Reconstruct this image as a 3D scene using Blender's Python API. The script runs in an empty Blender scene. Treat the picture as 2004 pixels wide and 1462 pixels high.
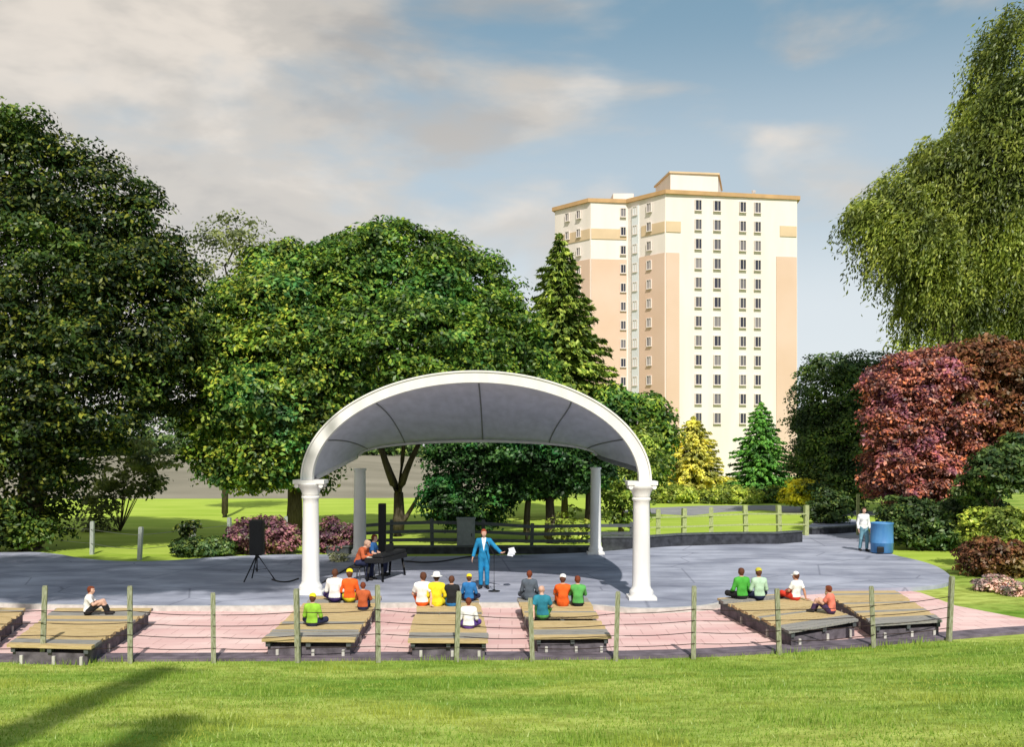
import bpy, bmesh, math, random
import numpy as np
from mathutils import Vector, Matrix

random.seed(7)
RNG = np.random.default_rng(11)
R = math.radians
S = bpy.context.scene
COL = S.collection

# ------------------------------------------------------------------ camera, sky, sun, exposure
CAM_H, HOR, FPX, CX = 4.3, 874.0, 2004.0, 1002.0
cam_d = bpy.data.cameras.new('camera')
cam = bpy.data.objects.new('camera', cam_d); COL.objects.link(cam)
cam.location = (0, 0, CAM_H); cam.rotation_euler = (R(90), 0, 0)
cam_d.sensor_width = 36; cam_d.lens = 36; cam_d.shift_y = (HOR - 731) / 2004
cam_d.clip_start = 0.1; cam_d.clip_end = 5000
S.camera = cam

SUN_EL = 44.0
SUN_AZ = 172.5      # degrees clockwise from +Y : almost straight behind the camera
w = bpy.data.worlds.new('World'); S.world = w; w.use_nodes = True
nt = w.node_tree; N = nt.nodes; L = nt.links
bg = N['Background']
sky = N.new('ShaderNodeTexSky'); sky.sky_type = 'NISHITA'; sky.sun_disc = False
sky.sun_elevation = R(SUN_EL); sky.sun_rotation = R(SUN_AZ)
sky.air_density = 1.0; sky.dust_density = 1.6; sky.ozone_density = 1.0
bg.inputs['Strength'].default_value = 0.12
tc = N.new('ShaderNodeTexCoord')
sep = N.new('ShaderNodeSeparateXYZ'); L.new(tc.outputs['Generated'], sep.inputs[0])
def wmath(op, a, b=None, c=None):
    n = N.new('ShaderNodeMath'); n.operation = op
    for i, v in enumerate((a, b, c)):
        if v is None: continue
        if isinstance(v, (int, float)): n.inputs[i].default_value = v
        else: L.new(v, n.inputs[i])
    return n.outputs[0]
zz = wmath('MAXIMUM', sep.outputs['Z'], 0.0)
def wramp(fac, stops):
    r = N.new('ShaderNodeValToRGB'); L.new(fac, r.inputs[0])
    e = r.color_ramp.elements
    while len(e) < len(stops): e.new(0.5)
    for k, (p, c) in zip(e, stops): k.position = p; k.color = (*c, 1) if len(c) == 3 else (c[0],)*3 + (1,)
    r.color_ramp.interpolation = 'EASE'
    return r.outputs[0]
def wmix(fac, a, b):
    n = N.new('ShaderNodeMix'); n.data_type = 'RGBA'
    if isinstance(fac, (int, float)): n.inputs[0].default_value = fac
    else: L.new(fac, n.inputs[0])
    for i, v in ((6, a), (7, b)):
        if isinstance(v, tuple): n.inputs[i].default_value = (*v, 1)
        else: L.new(v, n.inputs[i])
    return n.outputs[2]
def dnoise(scale, sz, off, detail=4, rough=0.5, dist=0.0):
    m = N.new('ShaderNodeMapping'); m.inputs['Scale'].default_value = (1, 1, sz); m.inputs['Location'].default_value = off
    L.new(tc.outputs['Generated'], m.inputs[0])
    n = N.new('ShaderNodeTexNoise'); n.inputs['Scale'].default_value = scale; n.inputs['Detail'].default_value = detail
    n.inputs['Roughness'].default_value = rough; n.inputs['Distortion'].default_value = dist
    L.new(m.outputs[0], n.inputs['Vector']); return n.outputs['Fac']
cl1 = dnoise(4.3, 2.7, (0.37, 0.2, 0.55), 5, 0.5, 0.25)
cl2 = dnoise(5.5, 2.2, (2.7, 1.4, 0.3), 5, 0.55, 0.2)
west = wmath('MULTIPLY', sep.outputs['X'], -0.34)                 # more cloud drifts in from the left
high = wmath('MULTIPLY', zz, -0.02)
mask = wramp(wmath('ADD', wmath('ADD', cl1, west), high), [(0.385, (0,)), (0.63, (0.92,))])
shade = wramp(cl2, [(0.34, (3.0, 2.85, 2.7)), (0.50, (4.1, 3.78, 3.4)), (0.66, (5.5, 4.95, 4.35))])
zenith = wmix(0.78, sky.outputs[0], (1.45, 2.4, 3.0))            # a soft summer blue
paler = wramp(zz, [(0.0, (1.0,)), (0.12, (0.82,)), (0.24, (0.42,)), (0.40, (0.0,))])
c0 = wmix(paler, zenith, (5.4, 5.7, 5.9))                        # paler towards the horizon
cshade = wmix(wmath('MULTIPLY', paler, 0.75), shade, (4.9, 4.8, 4.65))
L.new(wmix(mask, c0, cshade), bg.inputs['Color'])

sun_d = bpy.data.lights.new('sun', 'SUN'); sun_d.energy = 3.6; sun_d.angle = R(0.9); sun_d.color = (1.0, 0.95, 0.86)
sun = bpy.data.objects.new('sun', sun_d); COL.objects.link(sun)
SUNV = Vector((math.sin(R(SUN_AZ))*math.cos(R(SUN_EL)), math.cos(R(SUN_AZ))*math.cos(R(SUN_EL)), math.sin(R(SUN_EL))))
sun.rotation_euler = SUNV.to_track_quat('Z', 'Y').to_euler(); sun.location = (0, -30, 40)
S.view_settings.view_transform = 'Standard'; S.view_settings.look = 'None'
S.view_settings.gamma = 1; S.view_settings.exposure = 0.35
S.render.engine = 'CYCLES'

# ------------------------------------------------------------------ helpers
def PT(px, py, Y):                      # a point seen at (px, py), Y metres away
    return Vector(((px-CX)/FPX*Y, Y, CAM_H-(py-HOR)/FPX*Y))
def G(px, py, z=0.0):                   # the point of level z seen at (px, py)
    Y = (CAM_H-z)*FPX/(py-HOR)
    return Vector(((px-CX)/FPX*Y, Y, z))
def XA(px, Y): return (px-CX)/FPX*Y

def tag(o, label=None, cat=None, group=None, kind=None):
    if label: o['label'] = label
    if cat: o['category'] = cat
    if group: o['group'] = group
    if kind: o['kind'] = kind
    return o
def empty(name, loc=(0,0,0), rz=0.0, label=None, cat=None, group=None):
    o = bpy.data.objects.new(name, None); COL.objects.link(o)
    o.location = loc; o.rotation_euler = (0,0,rz); o.empty_display_size = 0.2
    return tag(o, label, cat, group)
def link_mesh(name, me, mats, parent=None, smooth=False):
    if not isinstance(mats, (list, tuple)): mats = [mats]
    if mats and len(me.materials) == 0:
        for m in mats: me.materials.append(m)
    o = bpy.data.objects.new(name, me); COL.objects.link(o)
    if parent is not None: o.parent = parent
    if smooth: me.polygons.foreach_set('use_smooth', [True]*len(me.polygons))
    return o
def obj(name, bm, mats, parent=None, smooth=False, bevel=0.0):
    if bevel > 0:
        bmesh.ops.bevel(bm, geom=[e for e in bm.edges if len(e.link_faces) == 2 and e.calc_face_angle(0) > 0.6],
                        offset=bevel, segments=2, affect='EDGES', profile=0.6, clamp_overlap=True)
    bmesh.ops.recalc_face_normals(bm, faces=bm.faces)
    me = bpy.data.meshes.new(name); bm.to_mesh(me); bm.free()
    return link_mesh(name, me, mats, parent, smooth)
def BM(): return bmesh.new()
def add_box(bm, c, s, rz=0.0, mi=0, M=None):
    r = bmesh.ops.create_cube(bm, size=1.0)
    m = Matrix.Translation(c) @ Matrix.Rotation(rz, 4, 'Z') @ Matrix.Diagonal((*s, 1))
    if M is not None: m = M @ m
    bmesh.ops.transform(bm, matrix=m, verts=r['verts'])
    for f in {f for v in r['verts'] for f in v.link_faces}: f.material_index = mi
    return r['verts']
def add_prism(bm, pts, z0, z1, mi=0):
    a = [bm.verts.new((p[0], p[1], z0)) for p in pts]; b = [bm.verts.new((p[0], p[1], z1)) for p in pts]
    n = len(pts)
    fs = [bm.faces.new(list(reversed(a))), bm.faces.new(b)]
    for i in range(n): fs.append(bm.faces.new((a[i], a[(i+1) % n], b[(i+1) % n], b[i])))
    for f in fs: f.material_index = mi
def frame_of(d):
    d = d.normalized(); u = Vector((0,0,1)) if abs(d.z) < 0.9 else Vector((1,0,0))
    x = d.cross(u).normalized(); y = x.cross(d).normalized(); return x, y
def add_tube(bm, pts, rads, seg=8, mi=0, cap=True):
    pts = [Vector(p) for p in pts]
    if not isinstance(rads, (list, tuple)): rads = [rads]*len(pts)
    rings = []
    for i, p in enumerate(pts):
        d = (pts[min(i+1, len(pts)-1)] - pts[max(i-1, 0)])
        x, y = frame_of(d)
        if rings:                                   # keep rings from twisting
            x = (px_ - d.normalized()*px_.dot(d.normalized())).normalized(); y = d.normalized().cross(x)
        px_ = x
        rings.append([bm.verts.new(p + (x*math.cos(2*math.pi*k/seg) + y*math.sin(2*math.pi*k/seg))*rads[i]) for k in range(seg)])
    for a, b in zip(rings, rings[1:]):
        for k in range(seg):
            f = bm.faces.new((a[k], a[(k+1) % seg], b[(k+1) % seg], b[k])); f.material_index = mi; f.smooth = True
    if cap:
        for rg in (rings[0], rings[-1]):
            f = bm.faces.new(rg); f.material_index = mi
def add_lathe(bm, prof, c=(0,0,0), seg=24, mi=0, flute=0.0, nfl=0):
    c = Vector(c); rings = []
    for (r, z) in prof:
        rg = []
        for k in range(seg):
            a = 2*math.pi*k/seg; rr = r
            if flute and 0.3 < z < 2.6: rr = r*(1 - flute*(k % 2))
            rg.append(bm.verts.new(c + Vector((rr*math.cos(a), rr*math.sin(a), z))))
        rings.append(rg)
    for a, b in zip(rings, rings[1:]):
        for k in range(seg):
            f = bm.faces.new((a[k], a[(k+1) % seg], b[(k+1) % seg], b[k])); f.material_index = mi; f.smooth = True
    bm.faces.new(list(reversed(rings[0]))).material_index = mi; bm.faces.new(rings[-1]).material_index = mi
def chaikin(P, n=2, closed=True):
    P = [Vector(p) for p in P]
    for _ in range(n):
        Q = []; m = len(P)
        for i in range(m if closed else m-1):
            a, b = P[i], P[(i+1) % m]; Q += [a*0.75+b*0.25, a*0.25+b*0.75]
        if not closed: Q = [P[0]] + Q + [P[-1]]
        P = Q
    return P

# ------------------------------------------------------------------ materials
MATS = {}
def mat(name, col, rough=0.7, spec=0.3, metal=0.0, noise=0.12, nscale=6.0, stretch=(1,1,1), bump=0.0, bscale=30, col2=None, detail=5):
    m = bpy.data.materials.new(name); m.use_nodes = True; MATS[name] = m
    nt = m.node_tree; n = nt.nodes; l = nt.links; p = n['Principled BSDF']
    p.inputs['Roughness'].default_value = rough; p.inputs['Metallic'].default_value = metal
    p.inputs['Specular IOR Level'].default_value = spec
    tc = n.new('ShaderNodeTexCoord'); mp = n.new('ShaderNodeMapping'); mp.inputs['Scale'].default_value = stretch
    l.new(tc.outputs['Object'], mp.inputs[0])
    nz = n.new('ShaderNodeTexNoise'); nz.inputs['Scale'].default_value = nscale; nz.inputs['Detail'].default_value = detail
    l.new(mp.outputs[0], nz.inputs['Vector'])
    rp = n.new('ShaderNodeValToRGB'); l.new(nz.outputs['Fac'], rp.inputs[0])
    a = tuple(c*(1-noise) for c in col) if col2 is None else col
    b = tuple(min(1, c*(1+noise)) for c in col) if col2 is None else col2
    rp.color_ramp.elements[0].position = 0.32; rp.color_ramp.elements[1].position = 0.68
    rp.color_ramp.elements[0].color = (*a, 1); rp.color_ramp.elements[1].color = (*b, 1)
    l.new(rp.outputs[0], p.inputs['Base Color'])
    if bump > 0:
        n2 = n.new('ShaderNodeTexNoise'); n2.inputs['Scale'].default_value = bscale; n2.inputs['Detail'].default_value = 4
        l.new(mp.outputs[0], n2.inputs['Vector'])
        bp = n.new('ShaderNodeBump'); bp.inputs['Strength'].default_value = bump; bp.inputs['Distance'].default_value = 0.02
        l.new(n2.outputs['Fac'], bp.inputs['Height']); l.new(bp.outputs[0], p.inputs['Normal'])
    return m
def leafmat(name, cols, trans=0.25, nscale=0.35, hue=0.35, alt=None, clump=0.75):
    """Leaf colours: each leaf picks its own tone, twigs drift between two families of tone."""
    m = bpy.data.materials.new(name); m.use_nodes = True; MATS[name] = m
    nt = m.node_tree; n = nt.nodes; l = nt.links; n.remove(n['Principled BSDF']); out = n['Material Output']
    g = n.new('ShaderNodeNewGeometry'); rp = n.new('ShaderNodeValToRGB'); l.new(g.outputs['Random Per Island'], rp.inputs[0])
    e = rp.color_ramp.elements
    while len(e) < len(cols): e.new(0.5)
    for i, c in enumerate(cols): e[i].position = i/(len(cols)-1)*0.97; e[i].color = (*c, 1)
    src = rp.outputs[0]
    if alt:
        tc = n.new('ShaderNodeTexCoord'); nz = n.new('ShaderNodeTexNoise'); nz.inputs['Scale'].default_value = nscale; nz.inputs['Detail'].default_value = 3
        l.new(tc.outputs['Object'], nz.inputs['Vector'])
        r2 = n.new('ShaderNodeValToRGB'); l.new(nz.outputs['Fac'], r2.inputs[0])
        r2.color_ramp.elements[0].position = 0.5; r2.color_ramp.elements[1].position = 0.66
        mx = n.new('ShaderNodeMix'); mx.data_type = 'RGBA'; l.new(r2.outputs[0], mx.inputs[0]); l.new(src, mx.inputs[6])
        mul = n.new('ShaderNodeMix'); mul.data_type = 'RGBA'; mul.inputs[0].default_value = hue; l.new(src, mul.inputs[6]); mul.inputs[7].default_value = (*alt, 1)
        l.new(mul.outputs[2], mx.inputs[7]); src = mx.outputs[2]
    if clump:  # noise paints light and dark clumps into the leaves, imitating sun and shade
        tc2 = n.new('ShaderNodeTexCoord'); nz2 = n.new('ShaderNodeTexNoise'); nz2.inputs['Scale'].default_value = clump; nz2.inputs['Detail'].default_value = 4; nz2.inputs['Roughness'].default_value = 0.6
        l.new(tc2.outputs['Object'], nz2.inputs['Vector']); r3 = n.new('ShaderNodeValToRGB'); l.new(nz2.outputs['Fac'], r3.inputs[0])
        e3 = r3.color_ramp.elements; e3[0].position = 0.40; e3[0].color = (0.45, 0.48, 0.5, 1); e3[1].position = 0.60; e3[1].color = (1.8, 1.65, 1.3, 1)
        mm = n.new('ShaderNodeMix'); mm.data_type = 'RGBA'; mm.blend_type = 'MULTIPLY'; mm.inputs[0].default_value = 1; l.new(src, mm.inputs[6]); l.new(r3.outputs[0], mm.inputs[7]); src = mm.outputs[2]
    d = n.new('ShaderNodeBsdfDiffuse'); t = n.new('ShaderNodeBsdfTranslucent'); mi = n.new('ShaderNodeMixShader')
    l.new(src, d.inputs[0]); l.new(src, t.inputs[0]); mi.inputs[0].default_value = trans
    l.new(d.outputs[0], mi.inputs[1]); l.new(t.outputs[0], mi.inputs[2])
    gl = n.new('ShaderNodeBsdfGlossy'); gl.inputs['Roughness'].default_value = 0.45; gl.inputs['Color'].default_value = (0.9,0.95,0.85,1)
    m2 = n.new('ShaderNodeMixShader'); m2.inputs[0].default_value = 0.025; l.new(mi.outputs[0], m2.inputs[1]); l.new(gl.outputs[0], m2.inputs[2])
    l.new(m2.outputs[0], out.inputs[0])
    return m

def grass_material():
    m = bpy.data.materials.new('grass_ground'); m.use_nodes = True
    nt = m.node_tree; n = nt.nodes; l = nt.links; p = n['Principled BSDF']; p.inputs['Roughness'].default_value = 0.9; p.inputs['Specular IOR Level'].default_value = 0.1
    tc = n.new('ShaderNodeTexCoord')
    def nz(s, st, d=4):
        mp = n.new('ShaderNodeMapping'); mp.inputs['Scale'].default_value = st; l.new(tc.outputs['Object'], mp.inputs[0])
        t = n.new('ShaderNodeTexNoise'); t.inputs['Scale'].default_value = s; t.inputs['Detail'].default_value = d; l.new(mp.outputs[0], t.inputs['Vector']); return t.outputs['Fac']
    r1 = n.new('ShaderNodeValToRGB'); l.new(nz(0.33, (0.6, 1.5, 1)), r1.inputs[0])
    e = r1.color_ramp.elements; e[0].position = 0.35; e[1].position = 0.62
    e[0].color = (0.16, 0.30, 0.032, 1); e[1].color = (0.44, 0.52, 0.12, 1)
    r2 = n.new('ShaderNodeValToRGB'); l.new(nz(2.2, (0.9, 1.2, 1), 7), r2.inputs[0])
    r2.color_ramp.elements[0].position = 0.38; r2.color_ramp.elements[1].position = 0.6
    r2.color_ramp.elements[0].color = (0.62, 0.62, 0.5, 1); r2.color_ramp.elements[1].color = (1, 1, 1, 1)
    mx = n.new('ShaderNodeMix'); mx.data_type = 'RGBA'; mx.blend_type = 'MULTIPLY'; mx.inputs[0].default_value = 1
    l.new(r1.outputs[0], mx.inputs[6]); l.new(r2.outputs[0], mx.inputs[7]); l.new(mx.outputs[2], p.inputs['Base Color'])
    bp = n.new('ShaderNodeBump'); bp.inputs['Strength'].default_value = 0.5; bp.inputs['Distance'].default_value = 0.05
    l.new(nz(14, (1, 1, 1), 5), bp.inputs['Height']); l.new(bp.outputs[0], p.inputs['Normal'])
    return m
M_GRASS = grass_material()
M_TAR = mat('tarmac', (0.235, 0.25, 0.315), 0.85, 0.25, col2=(0.41, 0.43, 0.52), nscale=0.7, stretch=(0.5, 1.6, 1), bump=0.25, bscale=25, detail=8)
def age_plaza():
    nt = M_TAR.node_tree; n = nt.nodes; l = nt.links; p = n['Principled BSDF']; src = p.inputs['Base Color'].links[0].from_socket
    tc = n.new('ShaderNodeTexCoord')
    def mul(a, b):
        m = n.new('ShaderNodeMix'); m.data_type = 'RGBA'; m.blend_type = 'MULTIPLY'; m.inputs[0].default_value = 1; l.new(a, m.inputs[6]); l.new(b, m.inputs[7]); return m.outputs[2]
    z = n.new('ShaderNodeTexNoise'); z.inputs['Scale'].default_value = 0.35; z.inputs['Detail'].default_value = 6; z.inputs['Roughness'].default_value = 0.65; l.new(tc.outputs['Object'], z.inputs['Vector'])
    r = n.new('ShaderNodeValToRGB'); l.new(z.outputs['Fac'], r.inputs[0]); r.color_ramp.elements[0].position = 0.38; r.color_ramp.elements[0].color = (0.74, 0.75, 0.78, 1); r.color_ramp.elements[1].position = 0.58; r.color_ramp.elements[1].color = (1.08, 1.08, 1.08, 1)
    v = n.new('ShaderNodeTexVoronoi'); v.feature = 'DISTANCE_TO_EDGE'; v.inputs['Scale'].default_value = 0.28; l.new(tc.outputs['Object'], v.inputs['Vector'])
    r2 = n.new('ShaderNodeValToRGB'); l.new(v.outputs['Distance'], r2.inputs[0]); r2.color_ramp.elements[0].position = 0.0; r2.color_ramp.elements[0].color = (0.62, 0.62, 0.64, 1); r2.color_ramp.elements[1].position = 0.012; r2.color_ramp.elements[1].color = (1, 1, 1, 1)
    l.new(mul(mul(src, r.outputs[0]), r2.outputs[0]), p.inputs['Base Color'])
age_plaza()
M_PINK = None
def pink_material():
    m = mat('pink_paving', (0.66, 0.40, 0.39), 0.8, 0.25, col2=(0.80, 0.60, 0.57), nscale=0.9, stretch=(0.45, 1.5, 1), bump=0.1)
    nt = m.node_tree; n = nt.nodes; l = nt.links; p = n['Principled BSDF']
    src = p.inputs['Base Color'].links[0].from_socket
    tc = n.new('ShaderNodeTexCoord'); b = n.new('ShaderNodeTexBrick'); b.inputs['Scale'].default_value = 1.0
    b.inputs['Brick Width'].default_value = 0.6; b.inputs['Row Height'].default_value = 0.6; b.inputs['Mortar Size'].default_value = 0.012
    b.inputs['Color1'].default_value = (1,1,1,1); b.inputs['Color2'].default_value = (0.93,0.92,0.92,1); b.inputs['Mortar'].default_value = (0.72,0.66,0.66,1)
    l.new(tc.outputs['Object'], b.inputs['Vector'])
    mx = n.new('ShaderNodeMix'); mx.data_type = 'RGBA'; mx.blend_type = 'MULTIPLY'; mx.inputs[0].default_value = 1
    l.new(src, mx.inputs[6]); l.new(b.outputs['Color'], mx.inputs[7]); l.new(mx.outputs[2], p.inputs['Base Color'])
    return m
M_PINK = pink_material()
M_KERB = mat('kerb_stone', (0.15, 0.125, 0.15), 0.9, 0.2, noise=0.35, nscale=3, bump=0.4)
M_WHITE = mat('white_paint', (0.71, 0.70, 0.69), 0.55, 0.35, col2=(0.81, 0.80, 0.785), nscale=2.2, stretch=(1.6, 1.6, 0.4), bump=0.12, detail=9)
M_GREY = mat('grey_soffit', (0.60, 0.60, 0.70), 0.6, 0.35, noise=0.10, nscale=1.2, stretch=(3, 0.6, 3))
M_ROOF = mat('grey_roof_sheet', (0.20, 0.20, 0.225), 0.6, 0.4, noise=0.15, nscale=2)
M_SEAM = mat('seam_metal', (0.17, 0.17, 0.19), 0.5, 0.4)
M_POST = mat('fence_timber', (0.17, 0.18, 0.09), 0.85, 0.2, col2=(0.38, 0.39, 0.29), nscale=8, stretch=(6, 6, 1), bump=0.3)
M_POSTG = mat('weathered_post', (0.34, 0.37, 0.34), 0.85, 0.2, noise=0.25, nscale=8, stretch=(6, 6, 1), bump=0.3)
M_POSTY = mat('lichen_post', (0.36, 0.40, 0.20), 0.85, 0.2, noise=0.25, nscale=8, stretch=(6, 6, 1), bump=0.3)
M_RAILD = mat('dark_rail', (0.085, 0.095, 0.10), 0.75, 0.3, noise=0.3, nscale=4, stretch=(1, 4, 4), bump=0.2)
M_WIRE = mat('wire', (0.045, 0.03, 0.028), 0.9, 0.05)
M_DECK = mat('deck_timber', (0.42, 0.31, 0.15), 0.8, 0.2, col2=(0.60, 0.46, 0.25), nscale=3, stretch=(1, 12, 12), bump=0.3, bscale=12)
M_DECKG = mat('weathered_deck_timber', (0.20, 0.20, 0.205), 0.85, 0.2, col2=(0.36, 0.34, 0.30), nscale=3, stretch=(1, 12, 12), bump=0.3, bscale=12)
M_PLINTH = mat('plinth_stone', (0.12, 0.105, 0.125), 0.9, 0.2, noise=0.4, nscale=5, bump=0.5, bscale=14)
M_LEGW = mat('pale_concrete', (0.52, 0.50, 0.47), 0.8, 0.2, noise=0.15)
M_BARK = mat('bark', (0.075, 0.06, 0.045), 0.95, 0.1, col2=(0.14, 0.115, 0.085), nscale=5, stretch=(3, 3, 0.7), bump=0.7, bscale=10)
M_BLACK = mat('black_plastic', (0.012, 0.012, 0.014), 0.45, 0.4, noise=0.2)
M_CLOTHG = mat('speaker_grille', (0.03, 0.03, 0.033), 0.8, 0.2, noise=0.4, nscale=60)
M_IVORY = mat('ivory_keys', (0.75, 0.72, 0.64), 0.35, 0.4)
M_PAPER = mat('paper', (0.58, 0.60, 0.66), 0.7, 0.2, noise=0.05)
M_CHROME = mat('dull_metal', (0.35, 0.35, 0.36), 0.35, 0.5, metal=0.8)
M_BIN = mat('blue_bin_plastic', (0.045, 0.18, 0.43), 0.5, 0.4, col2=(0.09, 0.26, 0.52), nscale=4, stretch=(1, 1, 0.3), detail=8)
M_CAB = mat('grey_cabinet_paint', (0.22, 0.25, 0.25), 0.6, 0.3, noise=0.1)
M_SKIN = mat('skin', (0.60, 0.36, 0.27), 0.55, 0.35, noise=0.06, nscale=20)
M_SKIN2 = mat('tanned_skin', (0.45, 0.22, 0.14), 0.55, 0.35, noise=0.06, nscale=20)
M_EYE = mat('eye', (0.03, 0.025, 0.02), 0.2, 0.5)
M_LIP = mat('lip', (0.36, 0.10, 0.09), 0.5, 0.3)

# ------------------------------------------------------------------ ground, paving, hill
KX = [-60, -9.6, 2.1, 4.0, 5.6, 7.9, 9.8, 12.0, 60]
KY = [20.3, 20.5, 20.75, 21.0, 21.4, 22.2, 22.9, 23.7, 34]
def kerb_y(x): return float(np.interp(x, KX, KY))
def ground_z(x, y):
    s = kerb_y(x) - 0.15 - y
    if s <= 0: return 0.0
    return min(0.135*(math.sqrt(s*s+1)-1), 3.6) + 0.03*math.sin(x*0.7+y*0.35)*min(1, s/3)
xs = np.concatenate([np.linspace(-900, -40, 10), np.linspace(-35, 35, 71), np.linspace(40, 900, 10)])
ys = np.concatenate([np.linspace(-70, -4, 12), np.linspace(-3, 27, 76), np.linspace(29, 90, 22), np.linspace(110, 2500, 14)])
V = [(x, y, ground_z(x, y)) for y in ys for x in xs]
nx = len(xs)
F = [(j*nx+i, j*nx+i+1, (j+1)*nx+i+1, (j+1)*nx+i) for j in range(len(ys)-1) for i in range(nx-1)]
me = bpy.data.meshes.new('ground'); me.from_pydata(V, [], F)
tag(link_mesh('ground', me, M_GRASS, smooth=True), kind='structure')

TZ = 0.12
tar_px = [(-260,1176),(-80,1178),(60,1183),(300,1187),(580,1186),(750,1180),(1000,1180),(1150,1182),(1240,1192),(1330,1190),(1395,1184),(1440,1172),(1600,1154),(1740,1152),
          (1845,1146),(1868,1132),(1835,1108),(1790,1095),(1745,1086),(1712,1066),(1700,1040),(1690,1018),(1630,1014),(1585,1022),(1560,1062),(1300,1070),(1270,1071),(1160,1082),(1000,1087),(770,1090),
          (600,1084),(440,1089),(300,1100),(180,1097),(90,1080),(0,1082),(-260,1078)]
tp = chaikin([G(a, b, TZ) for a, b in tar_px], 2)
bm = BM(); add_prism(bm, tp, -0.05, TZ); tag(obj('tarmac_plaza', bm, M_TAR), kind='structure')
# pale edging stones of the raised plaza: a white nosing along the front
def strip(name, pts, wd, z0, z1, m):
    bm = BM(); pts = [Vector(p) for p in pts]
    L_, R_ = [], []
    for i, p in enumerate(pts):
        d = pts[min(i+1, len(pts)-1)] - pts[max(i-1, 0)]; d.z = 0; d.normalize(); nrm = Vector((-d.y, d.x, 0))
        L_.append(p + nrm*wd/2); R_.append(p - nrm*wd/2)
    rows = []
    for a, b in zip(L_, R_):
        rows.append([bm.verts.new((a.x, a.y, z0+p_z(a))), bm.verts.new((a.x, a.y, z1+p_z(a))), bm.verts.new((b.x, b.y, z1+p_z(b))), bm.verts.new((b.x, b.y, z0+p_z(b)))])
    for r1, r2 in zip(rows, rows[1:]):
        for k in range(4): bm.faces.new((r1[k], r1[(k+1) % 4], r2[(k+1) % 4], r2[k]))
    bm.faces.new(rows[0]); bm.faces.new(rows[-1])
    return tag(obj(name, bm, m), kind='structure')
def p_z(p): return 0.0
edge = chaikin([G(a, b, TZ) + Vector((0, -0.06, 0)) for a, b in tar_px[1:12]], 2, closed=False)
strip('edging_stone', edge, 0.16, -0.05, TZ+0.012, M_LEGW)
pk = [(-15.0, kerb_y(-15)+0.35)] + [(x, kerb_y(x)+0.35) for x in np.linspace(-12, 12.2, 30)]
pk += [tuple(G(2010, 1213).xy), tuple(G(1870, 1186).xy), tuple(G(1800, 1160).xy), tuple(G(1720, 1148).xy), (5, 29.5), (-8, 29.5), (-15, 29.2)]
bm = BM(); add_prism(bm, pk, -0.05, 0.006); tag(obj('pink_paving', bm, M_PINK), kind='structure')
strip('kerb_strip', [(x, kerb_y(x)+0.18, 0) for x in np.linspace(-16, 16, 60)], 0.62, -0.1, 0.055, M_KERB)

M_HILL = mat('far_field', (0.20, 0.185, 0.14), 0.95, 0.1, col2=(0.30, 0.275, 0.215), nscale=0.12, stretch=(0.6, 1.1, 1), detail=9)
hv, hf = [], []
hx = np.linspace(-95, 2, 40); hy = np.linspace(82, 210, 16)
for y in hy:
    for x in hx:
        t = min(1, (y-82)/55); e = max(0.0, math.sin(math.pi*min(1, max(0, (x+95)/97))))**0.4
        hv.append((x, y, -0.15 + 3.0*(t**0.8)*e + 0.2*math.sin(x*0.21)*t))
for j in range(len(hy)-1):
    for i in range(len(hx)-1): a = j*len(hx)+i; hf.append((a, a+1, a+1+len(hx), a+len(hx)))
me = bpy.data.meshes.new('hill'); me.from_pydata(hv, [], hf); tag(link_mesh('hill', me, M_HILL, smooth=True), kind='structure')
M_LAWN = mat('lawn_grass', (0.29, 0.42, 0.045), 0.95, 0.08, col2=(0.42, 0.53, 0.09), nscale=0.5, stretch=(0.35, 1.4, 1), bump=0.4, bscale=20, detail=7)
lw = [(-45, 36), (-20, 36.5), (0, 36.5), (20, 37), (27, 44), (30, 60), (26, 84), (0, 86), (-30, 86), (-60, 84)]
bm = BM(); add_prism(bm, chaikin([(a, b, 0) for a, b in lw], 2), -0.05, 0.006); tag(obj('lawn', bm, M_LAWN), kind='structure')
# path climbing away beyond the right-hand rail fence
M_PATH = mat('path_grit', (0.20, 0.205, 0.215), 0.9, 0.2, col2=(0.31, 0.31, 0.32), nscale=1.2, stretch=(0.5, 1.5, 1))
strip('path', [G(a, b) + Vector((0,0,0.004)) for a, b in ((1270,1006),(1340,999),(1420,995),(1500,994),(1590,999),(1680,1010))], 6.0, -0.05, 0.02, M_PATH)

# ------------------------------------------------------------------ foliage
def leaves_mesh(name, C, NRM, L_, W_, T=None, jitter=0.5):
    """One rhombic leaf per centre; NRM = facing, T = preferred long direction."""
    n = len(C); C = np.asarray(C, float)
    nr = NRM + RNG.normal(0, jitter, (n, 3)); nr /= np.linalg.norm(nr, axis=1)[:, None] + 1e-9
    t = RNG.normal(0, 1, (n, 3)) if T is None else T + RNG.normal(0, 0.28, (n, 3))
    t -= nr*np.sum(t*nr, 1)[:, None]; t /= np.linalg.norm(t, axis=1)[:, None] + 1e-9
    b = np.cross(nr, t)
    l = (L_*RNG.uniform(0.6, 1.35, n))[:, None]; wd = (W_*RNG.uniform(0.7, 1.3, n))[:, None]
    v = np.empty((n, 4, 3)); v[:, 0] = C - t*l/2; v[:, 1] = C + b*wd/2 + t*l*0.06; v[:, 2] = C + t*l/2 - nr*l*0.08; v[:, 3] = C - b*wd/2 + t*l*0.06
    me = bpy.data.meshes.new(name)
    me.vertices.add(4*n); me.vertices.foreach_set('co', v.ravel().astype(np.float32))
    me.loops.add(4*n); me.loops.foreach_set('vertex_index', np.arange(4*n, dtype=np.int32))
    me.polygons.add(n); me.polygons.foreach_set('loop_start', np.arange(0, 4*n, 4, dtype=np.int32))
    me.update(calc_edges=True)
    return me
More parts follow.
